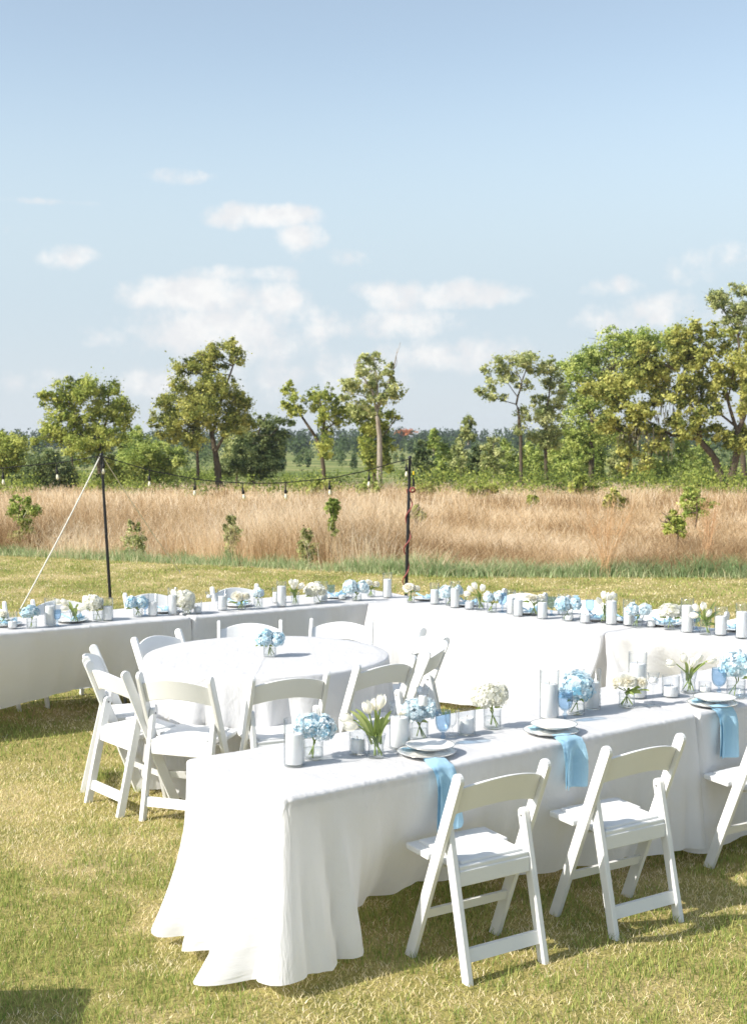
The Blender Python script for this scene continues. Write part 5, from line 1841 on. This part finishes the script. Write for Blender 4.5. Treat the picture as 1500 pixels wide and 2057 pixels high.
candle_glass('small votive in front of the blue napkin near the corner', 687, 1206, 1193, 17, 1196, g, 'votive_candle')
stem_candle('stemmed candle glass on the far row', 421, 1231, 1188, 'stemmed candle glasses')
g = 'goblets on the far row'
goblet('blue goblet between the leftmost candle and the open tulips', 114, 1258, 1225, 16, g)
goblet('blue goblet behind the middle blue hydrangea, far row', 291, 1237, 1204, 15, g)
goblet('blue goblet right of the right white hydrangea, far row', 665, 1204, 1175, 15, g)
g = 'flowers on the far row'
hydrangea('cream roses cut off by the left edge, far row', 6, 1258, 18, 1240, [(8, 1233, 30, 26)], 'rose', 'roses')
hydrangea('leftmost blue hydrangea on the far row', 62, 1263, 21, 1244, [(62, 1229, 42, 30)], 'petal_blue', g)
hydrangea('left white hydrangea on the far row', 195, 1248, 20, 1228, [(188, 1212, 44, 34)], 'petal_white', g)
hydrangea('middle blue hydrangea on the far row', 276, 1240, 19, 1224, [(264, 1211, 34, 30), (285, 1210, 24, 26)], 'petal_blue', g)
hydrangea('middle white hydrangea on the far row', 374, 1235, 20, 1215, [(371, 1204, 42, 38), (378, 1218, 26, 22)], 'petal_white', g)
hydrangea('cream roses in the middle of the far row', 484, 1226, 19, 1208, [(478, 1195, 40, 28), (494, 1196, 24, 24)], 'rose', 'roses')
hydrangea('small pale blue hydrangea right of the cream roses, far row', 518, 1222, 18, 1203, [(518, 1192, 30, 24)], 'petal_pale', g)
hydrangea('right white hydrangea on the far row', 638, 1213, 17, 1198, [(633, 1185, 44, 34)], 'petal_white', g)
hydrangea('blue hydrangea pair at the right end of the far row', 716, 1208, 20, 1194, [(704, 1180, 32, 30), (728, 1180, 26, 30)], 'petal_pale', g)
hydrangea('cream roses behind the corner blue hydrangea', 745, 1200, 16, 1183, [(740, 1170, 24, 20), (756, 1172, 18, 18)], 'rose', 'roses')
tulips('open white tulips at the left of the far row', 150, 1253, 21, 1228, [(117, 1209), (130, 1210), (163, 1222), (131, 1222)], [(138, 1208), (158, 1213), (148, 1222)], g)
tulips('white tulips left of the right white hydrangea, far row', 592, 1216, 17, 1190, [(586, 1171), (594, 1172), (604, 1178), (590, 1178)], [(581, 1175), (596, 1176), (600, 1184), (578, 1182)], g)
g = 'place settings on the far row'
for i, (cx, cy, lb) in enumerate([(4, 1260, 'at the left edge of the far row'), (140, 1252, 'behind the open tulips, far row'), (327, 1232, 'left of the tall candle, far row'), (474, 1220, 'behind the cream roses, far row'), (673, 1203, 'by the blue goblet near the corner')]):
    P = G(cx, cy, TZ); P.y += .08
    plate('white plate ' + lb, P, .122, TZ, 'dinner_plate', g)
    tucked_napkin('blue napkin on the plate ' + lb, P, .125, 'blue napkins on the far row', random.uniform(-.6, .6), TZ + .014)

# ------------------------------------------------------------------ right-hand row
g = 'candles on the right-hand row'
for px, by, ty, w, cy, lb in [(873, 1215, 1171, 19, 1185, 'candle cylinder first from the corner, right-hand row'), (914, 1222, 1168, 20, 1183, 'tall candle cylinder left of the first tulips, right-hand row'), (1027, 1234, 1186, 19, 1202, 'candle cylinder hidden behind its twin, right-hand row'),
                              (1041, 1239, 1190, 21, 1206, 'candle cylinder in front of its twin, right-hand row'), (1090, 1244, 1198, 22, 1211, 'candle cylinder in front of the flat cream roses, right-hand row'), (1131, 1236, 1194, 21, 1210, 'candle cylinder behind the wide blue hydrangea'),
                              (1229, 1256, 1193, 24, 1208, 'tall candle cylinder beside the second white tulips, right-hand row'), (1264, 1258, 1205, 24, 1222, 'candle cylinder left of the right blue hydrangea, right-hand row'), (1382, 1272, 1203, 26, 1217, 'tall candle cylinder left of the leafy tulips, right-hand row'),
                              (1450, 1278, 1220, 26, 1239, 'candle cylinder right of the leafy tulips, right-hand row'), (1493, 1284, 1213, 27, 1230, 'candle cylinder at the right edge, right-hand row')]:
    candle_glass(lb, px, by, ty, w, cy, g)
g = 'votive candles on the right-hand row'
candle_glass('votive candle left of the first tulips, right-hand row', 943, 1225, 1200, 20, 1210, g, 'votive_candle')
candle_glass('votive candle left of the second white tulips, right-hand row', 1176, 1253, 1225, 22, 1236, g, 'votive_candle')
candle_glass('votive candle in front of the wide blue hydrangea', 1143, 1249, 1220, 18, 1238, g, 'votive_candle')
candle_glass('votive candle right of the right blue hydrangea', 1309, 1261, 1238, 20, 1248, g, 'votive_candle')
g = 'goblets on the right-hand row'
goblet('clear goblet right of the first candle, right-hand row', 886, 1213, 1178, 15, g, 'glass')
goblet('blue goblet left of the twin candles, right-hand row', 1009, 1231, 1191, 18, g)
goblet('blue goblet left of the wide blue hydrangea', 1108, 1237, 1199, 19, g)
goblet('blue goblet right of the wide blue hydrangea', 1185, 1243, 1205, 18, g)
goblet('blue goblet between the tall candle and the leafy tulips', 1399, 1266, 1228, 17, g)
g = 'flowers on the right-hand row'
hydrangea('cream roses first from the corner, right-hand row', 825, 1211, 16, 1188, [(822, 1177, 36, 26), (838, 1181, 16, 16)], 'rose', 'roses')
hydrangea('pale blue hydrangea between the first two candles, right-hand row', 904, 1217, 19, 1203, [(896, 1190, 30, 28), (920, 1187, 22, 26)], 'petal_pale', g)
hydrangea('pale blue hydrangea right of the first tulips', 988, 1231, 20, 1213, [(980, 1200, 28, 26), (1000, 1199, 24, 26)], 'petal_pale', g)
hydrangea('flat cream roses right of the twin candles', 1073, 1238, 18, 1214, [(1066, 1198, 38, 20), (1086, 1199, 26, 20)], 'rose', 'roses')
hydrangea('wide blue hydrangea in the middle of the right-hand row', 1140, 1247, 21, 1226, [(1130, 1214, 34, 32), (1155, 1212, 32, 34)], 'petal_blue', g)
hydrangea('right blue hydrangea on the right-hand row', 1281, 1262, 23, 1240, [(1270, 1225, 30, 32), (1294, 1226, 30, 30)], 'petal_pale', g)
hydrangea('white hydrangea on the right-hand row left of the tall candle', 1347, 1266, 24, 1243, [(1346, 1228, 48, 36)], 'petal_white', g)
tulips('first white tulips on the right-hand row, stems leaning', 965, 1226, 19, 1199, [(944, 1183), (953, 1177), (969, 1181), (938, 1192)], [(957, 1186), (964, 1192)], g)
tulips('second white tulips on the right-hand row, behind the tall candle', 1214, 1252, 19, 1222, [(1212, 1196), (1221, 1199), (1203, 1208), (1229, 1198)], [(1211, 1214), (1217, 1216)], g)
tulips('leafy white tulips with a tall upright leaf, right-hand row', 1418, 1276, 23, 1245, [(1397, 1221), (1412, 1219), (1422, 1232), (1394, 1236)], [(1437, 1208), (1409, 1217), (1414, 1222), (1446, 1228), (1438, 1258)], g)
g = 'place settings on the right-hand row'
for i, (cx, cy, lb) in enumerate([(850, 1206, 'first from the corner, right-hand row'), (930, 1218, 'left of the first tulips, right-hand row'), (1055, 1234, 'behind the flat cream roses'), (1190, 1247, 'behind the second votive, right-hand row'), (1252, 1250, 'right of the tall candle, right-hand row'), (1330, 1258, 'left of the white hydrangea, right-hand row'), (1468, 1268, 'at the right edge of the right-hand row')]):
    P = G(cx, cy, TZ); P.y += .05; P.x += .03
    plate('white plate ' + lb, P, .124, TZ, 'dinner_plate', g)
    tucked_napkin('blue napkin on the plate ' + lb, P, .13, 'blue napkins on the right-hand row', random.uniform(-.8, .4), TZ + .014)

# ================================================================== THE AIR
hz_bm = bmesh.new()
box_bm(hz_bm, -1500, 1500, -60, 1500, -8, 20)
haze_m, hnt = new_mat('haze')
vol = hnt.add('ShaderNodeVolumePrincipled')
vol.inputs['Color'].default_value = (.86, .92, 1.0, 1)
vol.inputs['Density'].default_value = 0.00016
vol.inputs['Anisotropy'].default_value = .2
hout = hnt.add('ShaderNodeOutputMaterial')
hnt.l.new(vol.outputs[0], hout.inputs['Volume'])
tag(link('haze', bm_mesh('haze', hz_bm), haze_m), kind='stuff')
